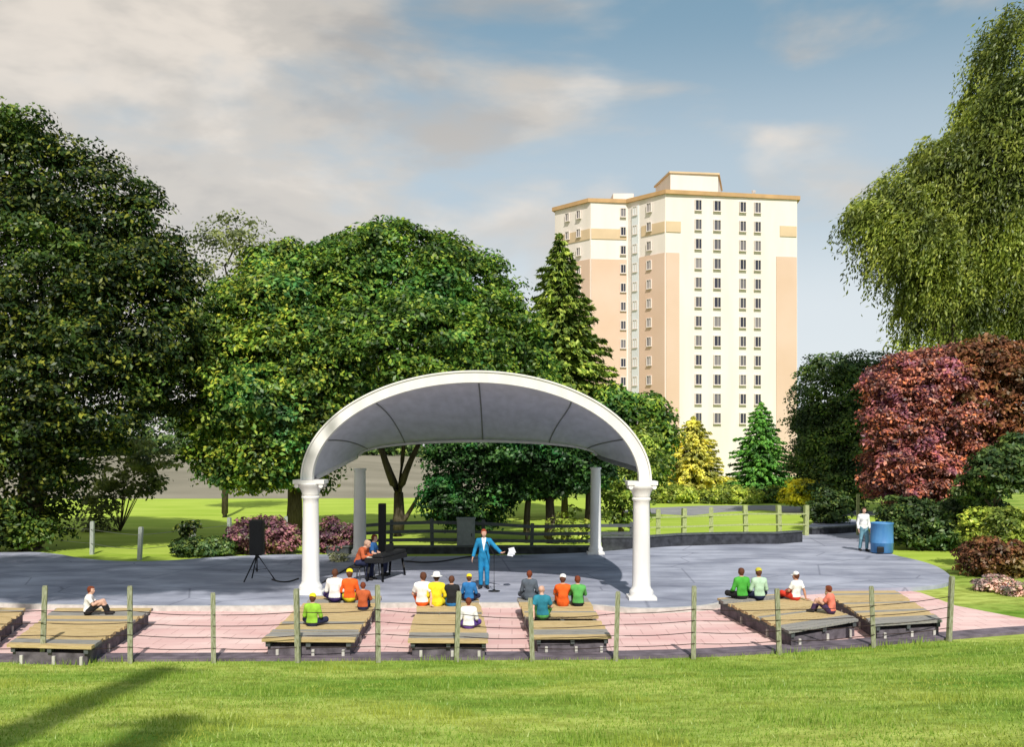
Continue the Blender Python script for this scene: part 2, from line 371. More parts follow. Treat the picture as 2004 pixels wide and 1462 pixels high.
def lobes_world(lobes, Y, base, dscale=0.85):
    """lobes (px, py, rx, rz, dY) seen at distance Y -> centres / radii in metres relative to base."""
    out = []
    for lb in lobes:
        px, py, rx, rz = lb[:4]; dY = lb[4] if len(lb) > 4 else 0.0
        c = PT(px, py, Y+dY) - base; k = (Y+dY)/FPX
        out.append((np.array(c), np.array((rx*k, max(rx, rz)*k*dscale, rz*k))))
    return out
def crown_points(LW, n_cl, per, rc, core=0.25, up=0.35, thin=1.0):
    vol = np.array([(r[0]*r[2] + r[0]*r[1] + r[1]*r[2]) for _, r in LW]); pr = vol/vol.sum()
    Cs, Ns = [], []
    ids = RNG.choice(len(LW), n_cl*2, p=pr); got = 0
    for i in ids:
        if got >= n_cl: break
        c, r = LW[i]; d = RNG.normal(0, 1, 3); d /= np.linalg.norm(d)
        if d[1] > 0.55 and RNG.random() < 0.6: continue                # fewer leaves on the far side
        q = c + r*d*RNG.uniform(0.80, 1.04)
        inside = min(np.linalg.norm((q-c2)/r2) for j, (c2, r2) in enumerate(LW) if j != i) if len(LW) > 1 else 2
        if inside < 0.7: continue
        got += 1
        m = int(per*RNG.uniform(0.5, 1.4)); rr = rc*RNG.uniform(0.6, 1.35)
        u = RNG.normal(0, 1, (m, 3)); u /= np.linalg.norm(u, axis=1)[:, None]
        u[:, 2] = np.where(u[:, 2] < -0.25, -u[:, 2], u[:, 2])            # leaves sit on the upper side of the clump
        rad = RNG.uniform(0.35, 1.0, m)**0.6
        pos = q + u*rad[:, None]*rr*np.array((1.15, 1.15, 0.7))
        Cs.append(pos); Ns.append(u*0.7 + d*0.35 + np.array((0, -0.05, up)))
    nc = int(sum(len(c) for c in Cs)*core)
    ids = RNG.choice(len(LW), nc, p=pr); d = RNG.normal(0, 1, (nc, 3)); d /= np.linalg.norm(d, axis=1)[:, None]
    cc = np.array([LW[i][0] for i in ids]); rr = np.array([LW[i][1] for i in ids])
    Cs.append(cc + rr*d*(RNG.uniform(0.45, 0.92, nc)[:, None])); Ns.append(d + np.array((0, 0, 0.4)))
    return np.concatenate(Cs), np.concatenate(Ns)
def limb(bm, a, b, r0, r1, sag=0.0, seg=7):
    a = Vector(a); b = Vector(b); n = 5; pts, rs = [], []
    j = Vector((random.uniform(-1,1), random.uniform(-1,1), 0))*(b-a).length*0.05
    for i in range(n+1):
        t = i/n; p = a.lerp(b, t) + j*math.sin(math.pi*t) + Vector((0,0,1))*sag*math.sin(math.pi*t)
        pts.append(p); rs.append(r0 + (r1-r0)*t)
    add_tube(bm, pts, rs, seg)
def broadleaf(name, base_px, base_Y, lobes, Y, lm, label, cat='tree', n_cl=400, per=60, rc=0.7, leaf=0.26, trunk_r=0.35, trunk_top=None,
              fork=None, core=0.25, group=None, jitter=0.5, asp=0.55, nolimb=False):
    base = Vector((XA(base_px, base_Y), base_Y, ground_z(XA(base_px, base_Y), base_Y)))
    root = empty(name, base, 0, label, cat, group)
    LW = lobes_world(lobes, Y, base)
    for c, r in list(LW):                                  # boughs that stick out of the mass
        for _ in range(3):
            d = RNG.normal(0, 1, 3)*np.array((1, 0.7, 0.9)); d /= np.linalg.norm(d); f = RNG.uniform(0.24, 0.42)
            if c[2] + r[2]*d[2]*0.9 > 1.2: LW.append((c + r*d*0.93, np.full(3, f*min(r[0], r[2]))*np.array((1.15, 1.0, 0.85))))
    P_, N_ = crown_points(LW, int(n_cl*1.1), per, rc, core)
    ok = P_[:, 2] > 0.1; P_, N_ = P_[ok], N_[ok]
    link_mesh('crown', leaves_mesh('crown', P_, N_, leaf, leaf*asp, jitter=jitter), lm, root)
    bm = BM()
    zs = [c[2] for c, _ in LW]; top = max(zs)
    tt = Vector(trunk_top) if trunk_top else Vector((0, 0, min(top*0.45, top)))
    add_tube(bm, [(0,0,-0.1), (0,0,0.25), tt*0.5 + Vector((0.05,0,0)), tt], [trunk_r*1.5, trunk_r*1.08, trunk_r*0.92, trunk_r*0.75], 10)
    if not nolimb:
        for c, r in LW[:len(lobes)]:
            e = Vector(c)
            if e.z < tt.z*0.8: e.z = tt.z*0.8
            limb(bm, tt*0.97, e, trunk_r*0.5, 0.05, 0.3)
            for _ in range(3):
                d = Vector((random.uniform(-.7,.7)*r[0], random.uniform(-.7,.7)*r[1], random.uniform(-.2,.7)*r[2]))
                limb(bm, e, e+d, 0.07, 0.02)
    for a, b, r0, r1 in (fork or []): limb(bm, a, b, r0, r1)
    obj('trunk', bm, M_BARK, root, smooth=True)
    return root
def conifer(name, px, Y, tip_py, half_px, lm, label, base_py=None, tiers=16, per=150, leaf=0.3, trunk_r=0.18, droop=0.28, z_low=0.4, group=None, lean=0.0, fat=0.8):
    base = Vector((XA(px, Y), Y, 0)); root = empty(name, base, 0, label, 'tree', group)
    H = PT(px, tip_py, Y).z; Rm = half_px*Y/FPX
    Cs, Ns, Ts = [], [], []
    bm = BM(); add_tube(bm, [(0,0,-0.1), (0,0,H*0.5), (lean,0,H*0.97)], [trunk_r*1.3, trunk_r*0.7, 0.02], 8)
    for i in range(tiers):
        f = i/(tiers-1); z = z_low + (H-z_low)*(f**0.9)
        rt = Rm*(1-f)**fat*RNG.uniform(0.85, 1.12) + 0.16
        nb = int(15 - 7*f)
        for k in range(nb):
            a = 2*math.pi*(k+RNG.uniform(-.3,.3))/nb + i*0.7; rr = rt*RNG.uniform(0.72, 1.12)
            dirv = np.array((math.cos(a), math.sin(a), 0)); m = max(14, int(per*(rr/Rm)**1.1/1.6))
            t = RNG.uniform(0.12, 1.0, m)**0.8
            side = np.array((-math.sin(a), math.cos(a), 0))
            sp = RNG.normal(0, 1, m)*0.16*rr*(1.1-t)
            pos = dirv*t[:, None]*rr + side*sp[:, None]
            pos[:, 2] += z - droop*rr*t**1.4 + 0.10*rr*np.clip(t-0.75, 0, 1) + RNG.normal(0, 0.05, m) - np.abs(sp)*0.25
            pos[:, 0] += lean*f
            Cs.append(pos); Ns.append(np.tile(np.array((0, -0.1, 0.9)), (m, 1)) + dirv*0.35); Ts.append(np.tile(dirv*0.9+np.array((0,0,-0.35)), (m, 1)))
            if rr > 0.5: add_tube(bm, [(lean*f,0,z), (dirv[0]*rr*0.8+lean*f, dirv[1]*rr*0.8, z-droop*rr*0.6)], [0.03, 0.008], 5)
    P_, N_, T_ = np.concatenate(Cs), np.concatenate(Ns), np.concatenate(Ts)
    link_mesh('crown', leaves_mesh('crown', P_, N_, leaf, leaf*0.42, T_, 0.45), lm, root)
    obj('trunk', bm, M_BARK, root, smooth=True)
    return root
def weeping(name, px, Y, boughs, lm, label, n_str=1500, leaf=0.36, trunk_r=0.4):
    base = Vector((XA(px, Y), Y, 0)); root = empty(name, base, 0, label, 'tree')
    bm = BM(); top = PT(px+30, 300, Y) - base
    add_tube(bm, [(0,0,-0.1), (0,0,0.3), top*0.5+Vector((0.2,0,0)), top], [trunk_r*1.5, trunk_r*1.1, trunk_r*0.75, trunk_r*0.3], 10)
    Cs, Ns, Ts = [], [], []
    vol = np.array([b[2]*b[3] for b in boughs], float); pr = vol/vol.sum()
    for b in boughs:
        c = PT(b[0], b[1], Y+b[4]) - base
        limb(bm, top*(0.35+0.6*random.random()), c, 0.13, 0.03, 0.6)
    ids = RNG.choice(len(boughs), n_str, p=pr)
    for i in ids:
        bx, by, rx, rz, dY, ln = boughs[i]
        d = RNG.normal(0, 1, 3); d /= np.linalg.norm(d); k = Y/FPX
        rad = RNG.uniform(0.35, 1.0)**0.5
        q = np.array(PT(bx, by, Y+dY) - base) + d*rad*np.array((rx*k, rx*k*0.8, rz*k))
        m = int(RNG.uniform(14, 30)); s = np.linspace(0, 1, m); lens = ln*RNG.uniform(0.5, 1.25)
        dirx = -0.55 + RNG.normal(0, 0.22) if d[0] < 0.5 else RNG.normal(-0.1, 0.25)
        path = np.stack([q[0] + dirx*lens*s*(1-0.35*s), q[1] + RNG.normal(0, 0.15)*lens*s, q[2] + 0.22*lens*s - 1.0*lens*s**1.6], 1)
        tan = np.gradient(path, axis=0); tan /= np.linalg.norm(tan, axis=1)[:, None]
        path += RNG.normal(0, 0.09, path.shape)
        Cs.append(path); Ts.append(tan); Ns.append(np.tile(np.array((-0.2, -0.5, 0.6)), (m, 1)) + d*0.3)
    P_, N_, T_ = np.concatenate(Cs), np.concatenate(Ns), np.concatenate(Ts)
    link_mesh('crown', leaves_mesh('crown', P_, N_, leaf, leaf*0.32, T_, 0.6), lm, root)
    obj('trunk', bm, M_BARK, root, smooth=True)
    return root
def shrub(name, px, py, Y, rx, rz, lm, label, n_cl=40, per=50, rc=0.25, leaf=0.13, group=None, lobes=None, cat='shrub'):
    lob = lobes or [(px, py, rx, rz), (px-rx*0.55, py+rz*0.3, rx*0.5, rz*0.7), (px+rx*0.5, py+rz*0.25, rx*0.55, rz*0.75)]
    base = Vector((XA(px, Y), Y, 0)); root = empty(name, base, 0, label, cat, group)
    LW = lobes_world(lob, Y, base)
    P_, N_ = crown_points(LW, n_cl, per, rc, 0.4)
    ok = P_[:, 2] > 0.02; P_, N_ = P_[ok], N_[ok]
    link_mesh('foliage', leaves_mesh('foliage', P_, N_, leaf, leaf*0.6), lm, root)
    bm = BM()
    for c, r in LW:
        for _ in range(3): limb(bm, (0, 0, -0.05), Vector(c)+Vector((random.uniform(-.6,.6)*r[0], random.uniform(-.6,.6)*r[1], 0.3*r[2])), 0.03, 0.008, 0.05, 5)
    obj('stem', bm, M_BARK, root, smooth=True)
    return root

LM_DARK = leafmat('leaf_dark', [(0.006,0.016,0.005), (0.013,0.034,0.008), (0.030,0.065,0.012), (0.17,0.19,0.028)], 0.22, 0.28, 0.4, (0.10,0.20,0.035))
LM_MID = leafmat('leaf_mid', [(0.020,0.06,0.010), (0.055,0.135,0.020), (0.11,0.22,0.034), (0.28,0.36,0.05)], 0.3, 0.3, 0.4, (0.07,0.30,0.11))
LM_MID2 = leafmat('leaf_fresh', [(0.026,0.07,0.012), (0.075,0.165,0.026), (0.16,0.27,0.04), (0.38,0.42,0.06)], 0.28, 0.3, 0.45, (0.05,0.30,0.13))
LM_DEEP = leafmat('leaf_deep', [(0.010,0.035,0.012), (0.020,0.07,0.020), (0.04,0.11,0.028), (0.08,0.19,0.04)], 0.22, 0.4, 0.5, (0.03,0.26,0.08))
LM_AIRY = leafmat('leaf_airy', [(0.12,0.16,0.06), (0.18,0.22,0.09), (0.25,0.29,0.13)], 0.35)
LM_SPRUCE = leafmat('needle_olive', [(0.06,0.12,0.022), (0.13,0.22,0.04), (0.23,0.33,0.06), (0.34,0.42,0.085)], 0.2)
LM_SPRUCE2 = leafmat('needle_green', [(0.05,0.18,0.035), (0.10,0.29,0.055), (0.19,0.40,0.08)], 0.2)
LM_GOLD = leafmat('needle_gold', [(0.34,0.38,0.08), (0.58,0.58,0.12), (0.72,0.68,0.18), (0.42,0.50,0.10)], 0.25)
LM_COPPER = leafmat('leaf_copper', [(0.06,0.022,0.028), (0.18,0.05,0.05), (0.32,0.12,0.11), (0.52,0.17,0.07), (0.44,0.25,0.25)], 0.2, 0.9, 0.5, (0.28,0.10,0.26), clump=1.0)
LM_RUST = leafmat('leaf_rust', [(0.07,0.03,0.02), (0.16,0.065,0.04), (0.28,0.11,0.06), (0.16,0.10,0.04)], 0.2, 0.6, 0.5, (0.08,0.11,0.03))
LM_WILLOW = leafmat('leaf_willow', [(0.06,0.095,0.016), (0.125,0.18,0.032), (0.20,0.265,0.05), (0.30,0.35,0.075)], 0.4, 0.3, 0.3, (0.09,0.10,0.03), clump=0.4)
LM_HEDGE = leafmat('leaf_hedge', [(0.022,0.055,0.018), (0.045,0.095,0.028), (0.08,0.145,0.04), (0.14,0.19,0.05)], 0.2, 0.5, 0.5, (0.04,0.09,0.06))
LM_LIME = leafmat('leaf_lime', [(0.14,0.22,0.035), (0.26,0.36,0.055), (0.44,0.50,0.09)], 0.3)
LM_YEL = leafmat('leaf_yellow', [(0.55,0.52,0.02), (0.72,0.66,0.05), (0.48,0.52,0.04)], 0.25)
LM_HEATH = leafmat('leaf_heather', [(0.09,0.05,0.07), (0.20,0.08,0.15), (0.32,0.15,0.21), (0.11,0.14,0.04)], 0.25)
LM_PINKF = leafmat('petal_pink', [(0.46,0.25,0.27), (0.66,0.42,0.43), (0.74,0.60,0.60), (0.12,0.17,0.05)], 0.25)
LM_CREAM = leafmat('petal_cream', [(0.60,0.62,0.40), (0.75,0.75,0.56), (0.18,0.25,0.07)], 0.25)

# left-hand dark tree
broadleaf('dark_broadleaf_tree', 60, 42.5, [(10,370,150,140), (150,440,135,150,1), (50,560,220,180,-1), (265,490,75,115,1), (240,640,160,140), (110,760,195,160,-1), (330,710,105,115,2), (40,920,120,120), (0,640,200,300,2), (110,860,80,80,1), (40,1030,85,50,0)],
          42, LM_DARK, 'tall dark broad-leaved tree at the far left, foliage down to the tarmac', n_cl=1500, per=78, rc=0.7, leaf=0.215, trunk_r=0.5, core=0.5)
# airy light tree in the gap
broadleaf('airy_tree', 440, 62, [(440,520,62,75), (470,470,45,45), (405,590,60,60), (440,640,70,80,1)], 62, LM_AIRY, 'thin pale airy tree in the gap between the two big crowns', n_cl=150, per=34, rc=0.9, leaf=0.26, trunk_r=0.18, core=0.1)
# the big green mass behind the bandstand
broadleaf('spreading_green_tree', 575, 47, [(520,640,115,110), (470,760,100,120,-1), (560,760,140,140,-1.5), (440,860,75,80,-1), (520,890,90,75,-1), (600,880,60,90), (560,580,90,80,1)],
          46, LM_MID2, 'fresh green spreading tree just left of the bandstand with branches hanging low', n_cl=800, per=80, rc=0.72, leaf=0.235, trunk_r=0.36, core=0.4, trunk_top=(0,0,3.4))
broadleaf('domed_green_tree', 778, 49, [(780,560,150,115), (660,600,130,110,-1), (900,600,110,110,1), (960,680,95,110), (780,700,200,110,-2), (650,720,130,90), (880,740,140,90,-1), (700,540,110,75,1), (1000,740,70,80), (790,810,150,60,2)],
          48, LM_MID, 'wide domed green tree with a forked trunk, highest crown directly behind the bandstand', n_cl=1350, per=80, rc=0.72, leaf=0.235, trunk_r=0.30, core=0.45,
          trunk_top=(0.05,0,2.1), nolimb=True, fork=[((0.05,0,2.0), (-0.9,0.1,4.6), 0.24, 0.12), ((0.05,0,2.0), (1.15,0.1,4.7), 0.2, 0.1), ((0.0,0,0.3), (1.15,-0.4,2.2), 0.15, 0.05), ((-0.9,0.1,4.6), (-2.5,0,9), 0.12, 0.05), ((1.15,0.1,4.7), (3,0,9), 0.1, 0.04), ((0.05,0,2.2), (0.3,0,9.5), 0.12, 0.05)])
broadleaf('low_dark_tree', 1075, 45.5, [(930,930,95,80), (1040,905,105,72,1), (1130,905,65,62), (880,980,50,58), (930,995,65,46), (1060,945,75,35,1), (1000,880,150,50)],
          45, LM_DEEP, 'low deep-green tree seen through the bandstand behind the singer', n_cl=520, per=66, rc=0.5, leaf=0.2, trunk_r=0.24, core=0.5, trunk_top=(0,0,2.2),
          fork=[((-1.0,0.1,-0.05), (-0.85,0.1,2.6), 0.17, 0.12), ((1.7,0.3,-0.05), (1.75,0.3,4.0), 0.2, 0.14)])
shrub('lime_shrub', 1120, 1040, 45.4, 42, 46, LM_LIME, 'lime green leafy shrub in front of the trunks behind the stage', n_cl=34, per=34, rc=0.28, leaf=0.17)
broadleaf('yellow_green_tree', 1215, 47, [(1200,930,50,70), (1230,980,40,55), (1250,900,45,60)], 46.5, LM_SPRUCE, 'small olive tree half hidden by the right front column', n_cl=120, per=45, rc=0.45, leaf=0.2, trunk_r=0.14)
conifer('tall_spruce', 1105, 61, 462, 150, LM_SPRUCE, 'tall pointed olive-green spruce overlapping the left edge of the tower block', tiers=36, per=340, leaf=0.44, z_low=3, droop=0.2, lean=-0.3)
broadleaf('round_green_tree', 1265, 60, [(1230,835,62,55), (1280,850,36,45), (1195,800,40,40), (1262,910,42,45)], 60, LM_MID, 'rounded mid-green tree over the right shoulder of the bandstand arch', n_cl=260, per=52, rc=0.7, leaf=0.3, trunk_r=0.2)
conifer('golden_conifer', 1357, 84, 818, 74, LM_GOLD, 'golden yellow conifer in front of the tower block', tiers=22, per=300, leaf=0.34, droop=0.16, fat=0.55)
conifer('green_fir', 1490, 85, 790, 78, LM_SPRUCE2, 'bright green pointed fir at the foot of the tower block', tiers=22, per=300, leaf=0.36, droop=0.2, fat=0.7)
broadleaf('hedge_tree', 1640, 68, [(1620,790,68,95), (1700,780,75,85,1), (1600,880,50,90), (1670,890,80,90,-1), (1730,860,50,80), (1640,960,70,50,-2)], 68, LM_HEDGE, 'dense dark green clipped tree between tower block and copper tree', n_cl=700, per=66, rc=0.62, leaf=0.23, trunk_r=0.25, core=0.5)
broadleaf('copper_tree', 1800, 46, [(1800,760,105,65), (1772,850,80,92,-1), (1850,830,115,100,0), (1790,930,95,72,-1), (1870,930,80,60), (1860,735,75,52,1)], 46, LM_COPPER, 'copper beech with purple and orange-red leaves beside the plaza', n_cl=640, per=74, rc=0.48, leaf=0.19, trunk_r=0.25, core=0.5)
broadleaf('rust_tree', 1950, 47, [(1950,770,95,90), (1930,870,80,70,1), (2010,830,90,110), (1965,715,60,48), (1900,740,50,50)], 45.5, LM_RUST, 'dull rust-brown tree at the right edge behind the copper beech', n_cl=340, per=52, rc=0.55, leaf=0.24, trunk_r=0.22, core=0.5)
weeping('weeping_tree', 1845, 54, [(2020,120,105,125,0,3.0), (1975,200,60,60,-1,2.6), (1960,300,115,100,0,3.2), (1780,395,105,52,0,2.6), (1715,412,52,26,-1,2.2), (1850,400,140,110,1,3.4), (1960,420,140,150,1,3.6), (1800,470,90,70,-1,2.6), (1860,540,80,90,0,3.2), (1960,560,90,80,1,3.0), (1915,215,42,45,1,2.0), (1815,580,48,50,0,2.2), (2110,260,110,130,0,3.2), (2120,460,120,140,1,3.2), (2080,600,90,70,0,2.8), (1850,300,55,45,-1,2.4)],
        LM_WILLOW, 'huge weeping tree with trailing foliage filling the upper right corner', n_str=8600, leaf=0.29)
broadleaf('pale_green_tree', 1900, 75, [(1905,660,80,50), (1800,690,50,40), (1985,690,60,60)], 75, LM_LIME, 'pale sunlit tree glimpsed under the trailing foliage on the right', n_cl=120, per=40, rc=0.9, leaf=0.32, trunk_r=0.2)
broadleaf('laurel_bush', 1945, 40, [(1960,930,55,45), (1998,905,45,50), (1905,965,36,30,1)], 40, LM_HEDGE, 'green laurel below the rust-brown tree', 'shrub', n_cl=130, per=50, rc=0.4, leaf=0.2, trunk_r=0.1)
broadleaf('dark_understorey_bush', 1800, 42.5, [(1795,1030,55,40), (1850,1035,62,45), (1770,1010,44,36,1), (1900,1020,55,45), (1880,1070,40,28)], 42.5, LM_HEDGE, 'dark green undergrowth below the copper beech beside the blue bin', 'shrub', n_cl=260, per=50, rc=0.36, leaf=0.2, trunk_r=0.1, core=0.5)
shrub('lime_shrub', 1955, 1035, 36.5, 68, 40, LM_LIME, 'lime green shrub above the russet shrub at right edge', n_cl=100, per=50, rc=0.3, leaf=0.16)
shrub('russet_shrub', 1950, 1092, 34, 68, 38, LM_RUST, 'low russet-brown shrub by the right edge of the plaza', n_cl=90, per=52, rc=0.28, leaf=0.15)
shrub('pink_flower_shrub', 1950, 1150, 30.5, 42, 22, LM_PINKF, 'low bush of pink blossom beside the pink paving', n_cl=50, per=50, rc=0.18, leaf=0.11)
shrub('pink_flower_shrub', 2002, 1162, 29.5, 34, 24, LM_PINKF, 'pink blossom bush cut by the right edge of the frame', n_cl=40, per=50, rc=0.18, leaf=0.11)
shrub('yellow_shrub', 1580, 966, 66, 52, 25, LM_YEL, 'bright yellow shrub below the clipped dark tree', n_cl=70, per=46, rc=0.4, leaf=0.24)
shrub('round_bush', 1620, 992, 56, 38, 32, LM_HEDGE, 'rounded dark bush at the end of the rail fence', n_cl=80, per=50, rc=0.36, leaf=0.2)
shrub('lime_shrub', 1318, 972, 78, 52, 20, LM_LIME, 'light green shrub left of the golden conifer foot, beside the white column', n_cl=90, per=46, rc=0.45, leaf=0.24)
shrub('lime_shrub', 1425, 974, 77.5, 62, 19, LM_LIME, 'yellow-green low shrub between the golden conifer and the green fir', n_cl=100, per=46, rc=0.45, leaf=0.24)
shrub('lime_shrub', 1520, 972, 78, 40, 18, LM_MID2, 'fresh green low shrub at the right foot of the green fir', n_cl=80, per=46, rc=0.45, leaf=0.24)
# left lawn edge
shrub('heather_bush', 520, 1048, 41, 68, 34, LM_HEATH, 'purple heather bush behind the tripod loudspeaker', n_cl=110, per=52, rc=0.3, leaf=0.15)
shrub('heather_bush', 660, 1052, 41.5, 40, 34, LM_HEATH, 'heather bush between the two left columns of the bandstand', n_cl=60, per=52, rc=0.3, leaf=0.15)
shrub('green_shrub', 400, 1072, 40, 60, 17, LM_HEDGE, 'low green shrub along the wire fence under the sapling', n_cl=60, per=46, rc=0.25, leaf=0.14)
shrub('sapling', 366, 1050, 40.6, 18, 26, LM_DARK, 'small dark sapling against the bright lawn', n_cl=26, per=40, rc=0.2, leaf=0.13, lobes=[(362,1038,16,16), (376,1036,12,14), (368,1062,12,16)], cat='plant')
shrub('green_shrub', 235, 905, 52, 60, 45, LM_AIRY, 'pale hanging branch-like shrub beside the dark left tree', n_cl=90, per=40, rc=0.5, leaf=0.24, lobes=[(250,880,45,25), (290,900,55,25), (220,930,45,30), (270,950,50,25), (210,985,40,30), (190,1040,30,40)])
shrub('cream_flower_clump', 662, 1093, 37.2, 17, 11, LM_CREAM, 'small clump of cream flowers at the foot of the rear left column', n_cl=18, per=34, rc=0.12, leaf=0.09, cat='plant')

# far wood behind the field
LWf = []
for i in range(64):
    x = -150 + i*5.2 + random.uniform(-2, 2); h = random.uniform(7, 12)
    LWf.append((np.array((x, 190+random.uniform(-10, 10), h*0.5)), np.array((5.5, 5, h*0.55))))
P_, N_ = crown_points(LWf, 1700, 40, 1.6, 0.3)
tag(link_mesh('far_wood', leaves_mesh('far_wood', P_, N_, 0.9, 0.6), LM_HEDGE), 'distant wood beyond the grey field', 'wood', kind='stuff')

# ------------------------------------------------------------------ tower block
M_CREAM = mat('cream_render', (0.72, 0.65, 0.605), 0.75, 0.25, col2=(0.79, 0.72, 0.675), nscale=0.6, stretch=(1, 1, 0.16), detail=8)
M_TAN = mat('tan_cladding', (0.62, 0.44, 0.33), 0.75, 0.25, col2=(0.67, 0.50, 0.41), nscale=0.12)
M_BAND = mat('ochre_band', (0.62, 0.47, 0.31), 0.75, 0.25, noise=0.08, nscale=0.3)
M_RIM = mat('orange_brown_rim', (0.50, 0.31, 0.15), 0.7, 0.3, noise=0.15, nscale=0.5)
M_GLASS = mat('window_glass', (0.05, 0.055, 0.075), 0.12, 0.6, noise=0.4, nscale=0.3)
def vary_glass():                                       # curtains differ from flat to flat
    nt = M_GLASS.node_tree; n = nt.nodes; l = nt.links; p = n['Principled BSDF']; oi = n.new('ShaderNodeObjectInfo'); r = n.new('ShaderNodeValToRGB')
    l.new(oi.outputs['Random'], r.inputs[0]); e = r.color_ramp.elements; e[0].position = 0.35; e[0].color = (0.03, 0.03, 0.05, 1); e[1].position = 1.0; e[1].color = (0.24, 0.22, 0.23, 1)
    l.new(r.outputs[0], p.inputs['Base Color'])
vary_glass()
M_FRAME = mat('window_frame', (0.70, 0.63, 0.59), 0.5, 0.35, noise=0.05)
M_STRIP = mat('pale_blue_strip', (0.66, 0.69, 0.72), 0.6, 0.3, noise=0.06, nscale=0.4)
def foot(px, Y): return Vector((XA(px, Y), Y, 0))
P0, P1, P2, P3, P4 = foot(1302, 143), foot(1560, 146.5), foot(1229, 148.5), foot(1156, 147.8), foot(1086, 153.5)
P5, P6 = foot(1175, 172), foot(1520, 165)
TOPZ = 39.6
tower = empty('tower_block', P0, 0, 'tall cream and tan apartment tower with rows of dark windows', 'tower block')
def tl(p): return p - P0
plan = [tl(p) for p in (P4, P3, P2, P0, P1, P6, P5)]
bm = BM(); add_prism(bm, plan, -0.2, TOPZ); obj('wall', bm, M_CREAM, tower)
def grow(pl, d):
    c = sum(pl, Vector())/len(pl); return [p + (p-c).normalized()*d for p in pl]
bm = BM(); add_prism(bm, grow(plan, 0.45), TOPZ, TOPZ+0.55); obj('roof_rim', bm, M_RIM, tower)
# roof houses
ra = [tl(foot(a, b)) for a, b in ((1312, 146), (1405, 147), (1412, 156), (1283, 154))]
bm = BM(); add_prism(bm, ra, TOPZ+0.55, 43.3); add_prism(bm, grow(ra, 0.3), 43.3, 43.55, 1); obj('roof_house', bm, [M_CREAM, M_BAND], tower)
rb = [tl(foot(a, b)) for a, b in ((1200, 152), (1240, 152), (1240, 158), (1190, 158))]
bm = BM(); add_prism(bm, rb, TOPZ+0.55, 41.9); obj('roof_house', bm, M_CREAM, tower)
bm = BM(); q = tl(foot(1475, 150)); add_tube(bm, [(q.x, q.y, TOPZ+0.5), (q.x, q.y, TOPZ+2.2)], 0.35, 8); obj('roof_vent', bm, M_CREAM, tower)
def on_facade(A, B, px):
    s = (px-CX)/FPX; d = B-A; u = (s*A.y - A.x)/(d.x - s*d.y); return A + d*u
def zrow(py, Y): return CAM_H + (HOR-py)/FPX*Y
def panel(name, A, B, xa, xb, z0, z1, m, proud=0.12):
    a, b = tl(on_facade(A, B, xa)), tl(on_facade(A, B, xb)); d = (b-a).normalized(); n = Vector((d.y, -d.x, 0))
    if n.y > 0: n = -n
    bm = BM(); add_prism(bm, [a, b, b+n*proud, a+n*proud], z0, z1); return obj(name, bm, m, tower)
F1, F2, F3, F4 = (P0, P1), (P2, P0), (P3, P2), (P4, P3)
panel('cladding_panel', *F1, 1303.5, 1329, 0.2, 31.4, M_TAN); panel('cladding_panel', *F1, 1519, 1558.5, 0.2, 31.4, M_TAN)
panel('cladding_panel', *F2, 1252, 1301, 0.2, 31.4, M_TAN); panel('cladding_panel', *F3, 1157, 1226, 0.2, 31.4, M_TAN); panel('cladding_panel', *F4, 1087, 1155, 0.2, 31.4, M_TAN)
panel('ochre_band', *F1, 1303.5, 1332, 34.3, 35.8, M_BAND); panel('ochre_band', *F1, 1526, 1558.5, 34.3, 35.8, M_BAND)
panel('ochre_band', *F2, 1256, 1301, 34.3, 35.8, M_BAND); panel('ochre_band', *F3, 1157, 1226, 34.3, 35.8, M_BAND); panel('ochre_band', *F4, 1087, 1155, 34.3, 35.8, M_BAND)
panel('stair_strip', *F2, 1238, 1251, 0.2, 38.9, M_STRIP, 0.2)
WME = {}
def window(A, B, px, z, wd=1.0, hg=1.5):
    p = tl(on_facade(A, B, px)); d = (B-A).normalized(); n = Vector((d.y, -d.x, 0))
    if n.y > 0: n = -n; 
    wd *= 0.9; hg *= 0.88; key = (round(wd, 2), round(hg, 2))
    if key not in WME:
        bm = BM(); t = 0.09
        for cx_, cz_, sx, sz in ((0, hg/2-t/2, wd, t), (0, -hg/2+t/2, wd, t), (-wd/2+t/2, 0, t, hg-2*t), (wd/2-t/2, 0, t, hg-2*t), (0.05*wd, 0, 0.05, hg-2*t)):
            add_box(bm, (cx_, -0.12, cz_), (sx, 0.24, sz))
        add_box(bm, (0, -0.17, -hg/2-0.03), (wd+0.1, 0.30, 0.06))
        bmesh.ops.recalc_face_normals(bm, faces=bm.faces); a = bpy.data.meshes.new('window'); bm.to_mesh(a); bm.free(); a.materials.append(M_FRAME)
        bm = BM(); add_box(bm, (0, -0.075, 0), (wd-2*t, 0.1, hg-2*t)); b = bpy.data.meshes.new('pane'); bm.to_mesh(b); bm.free(); b.materials.append(M_GLASS)
        WME[key] = (a, b)
    a, b = WME[key]
    f = bpy.data.objects.new('window', a); COL.objects.link(f); f.parent = tower
    f.location = p + n*0.05 + Vector((0, 0, z)); f.rotation_euler = (0, 0, math.atan2(-n.x, n.y) + math.pi)
    g = bpy.data.objects.new('pane', b); COL.objects.link(g); g.parent = f
for k in range(12):
    z = 38.2 - 2.72*k
    for px in (1366, 1403, 1453, 1482): window(*F1, px, z, 1.1 if px != 1403 else 1.2, 1.75)
    window(*F2, 1244.5, z, 0.0+1.0, 1.5); window(*F2, 1272, z, 1.0, 1.5)
    if k < 11: window(*F3, 1219, z, 0.95, 1.5)
    if k < 5: window(*F4, 1112, z, 0.95, 1.4); window(*F4, 1134, z, 0.95, 1.4)

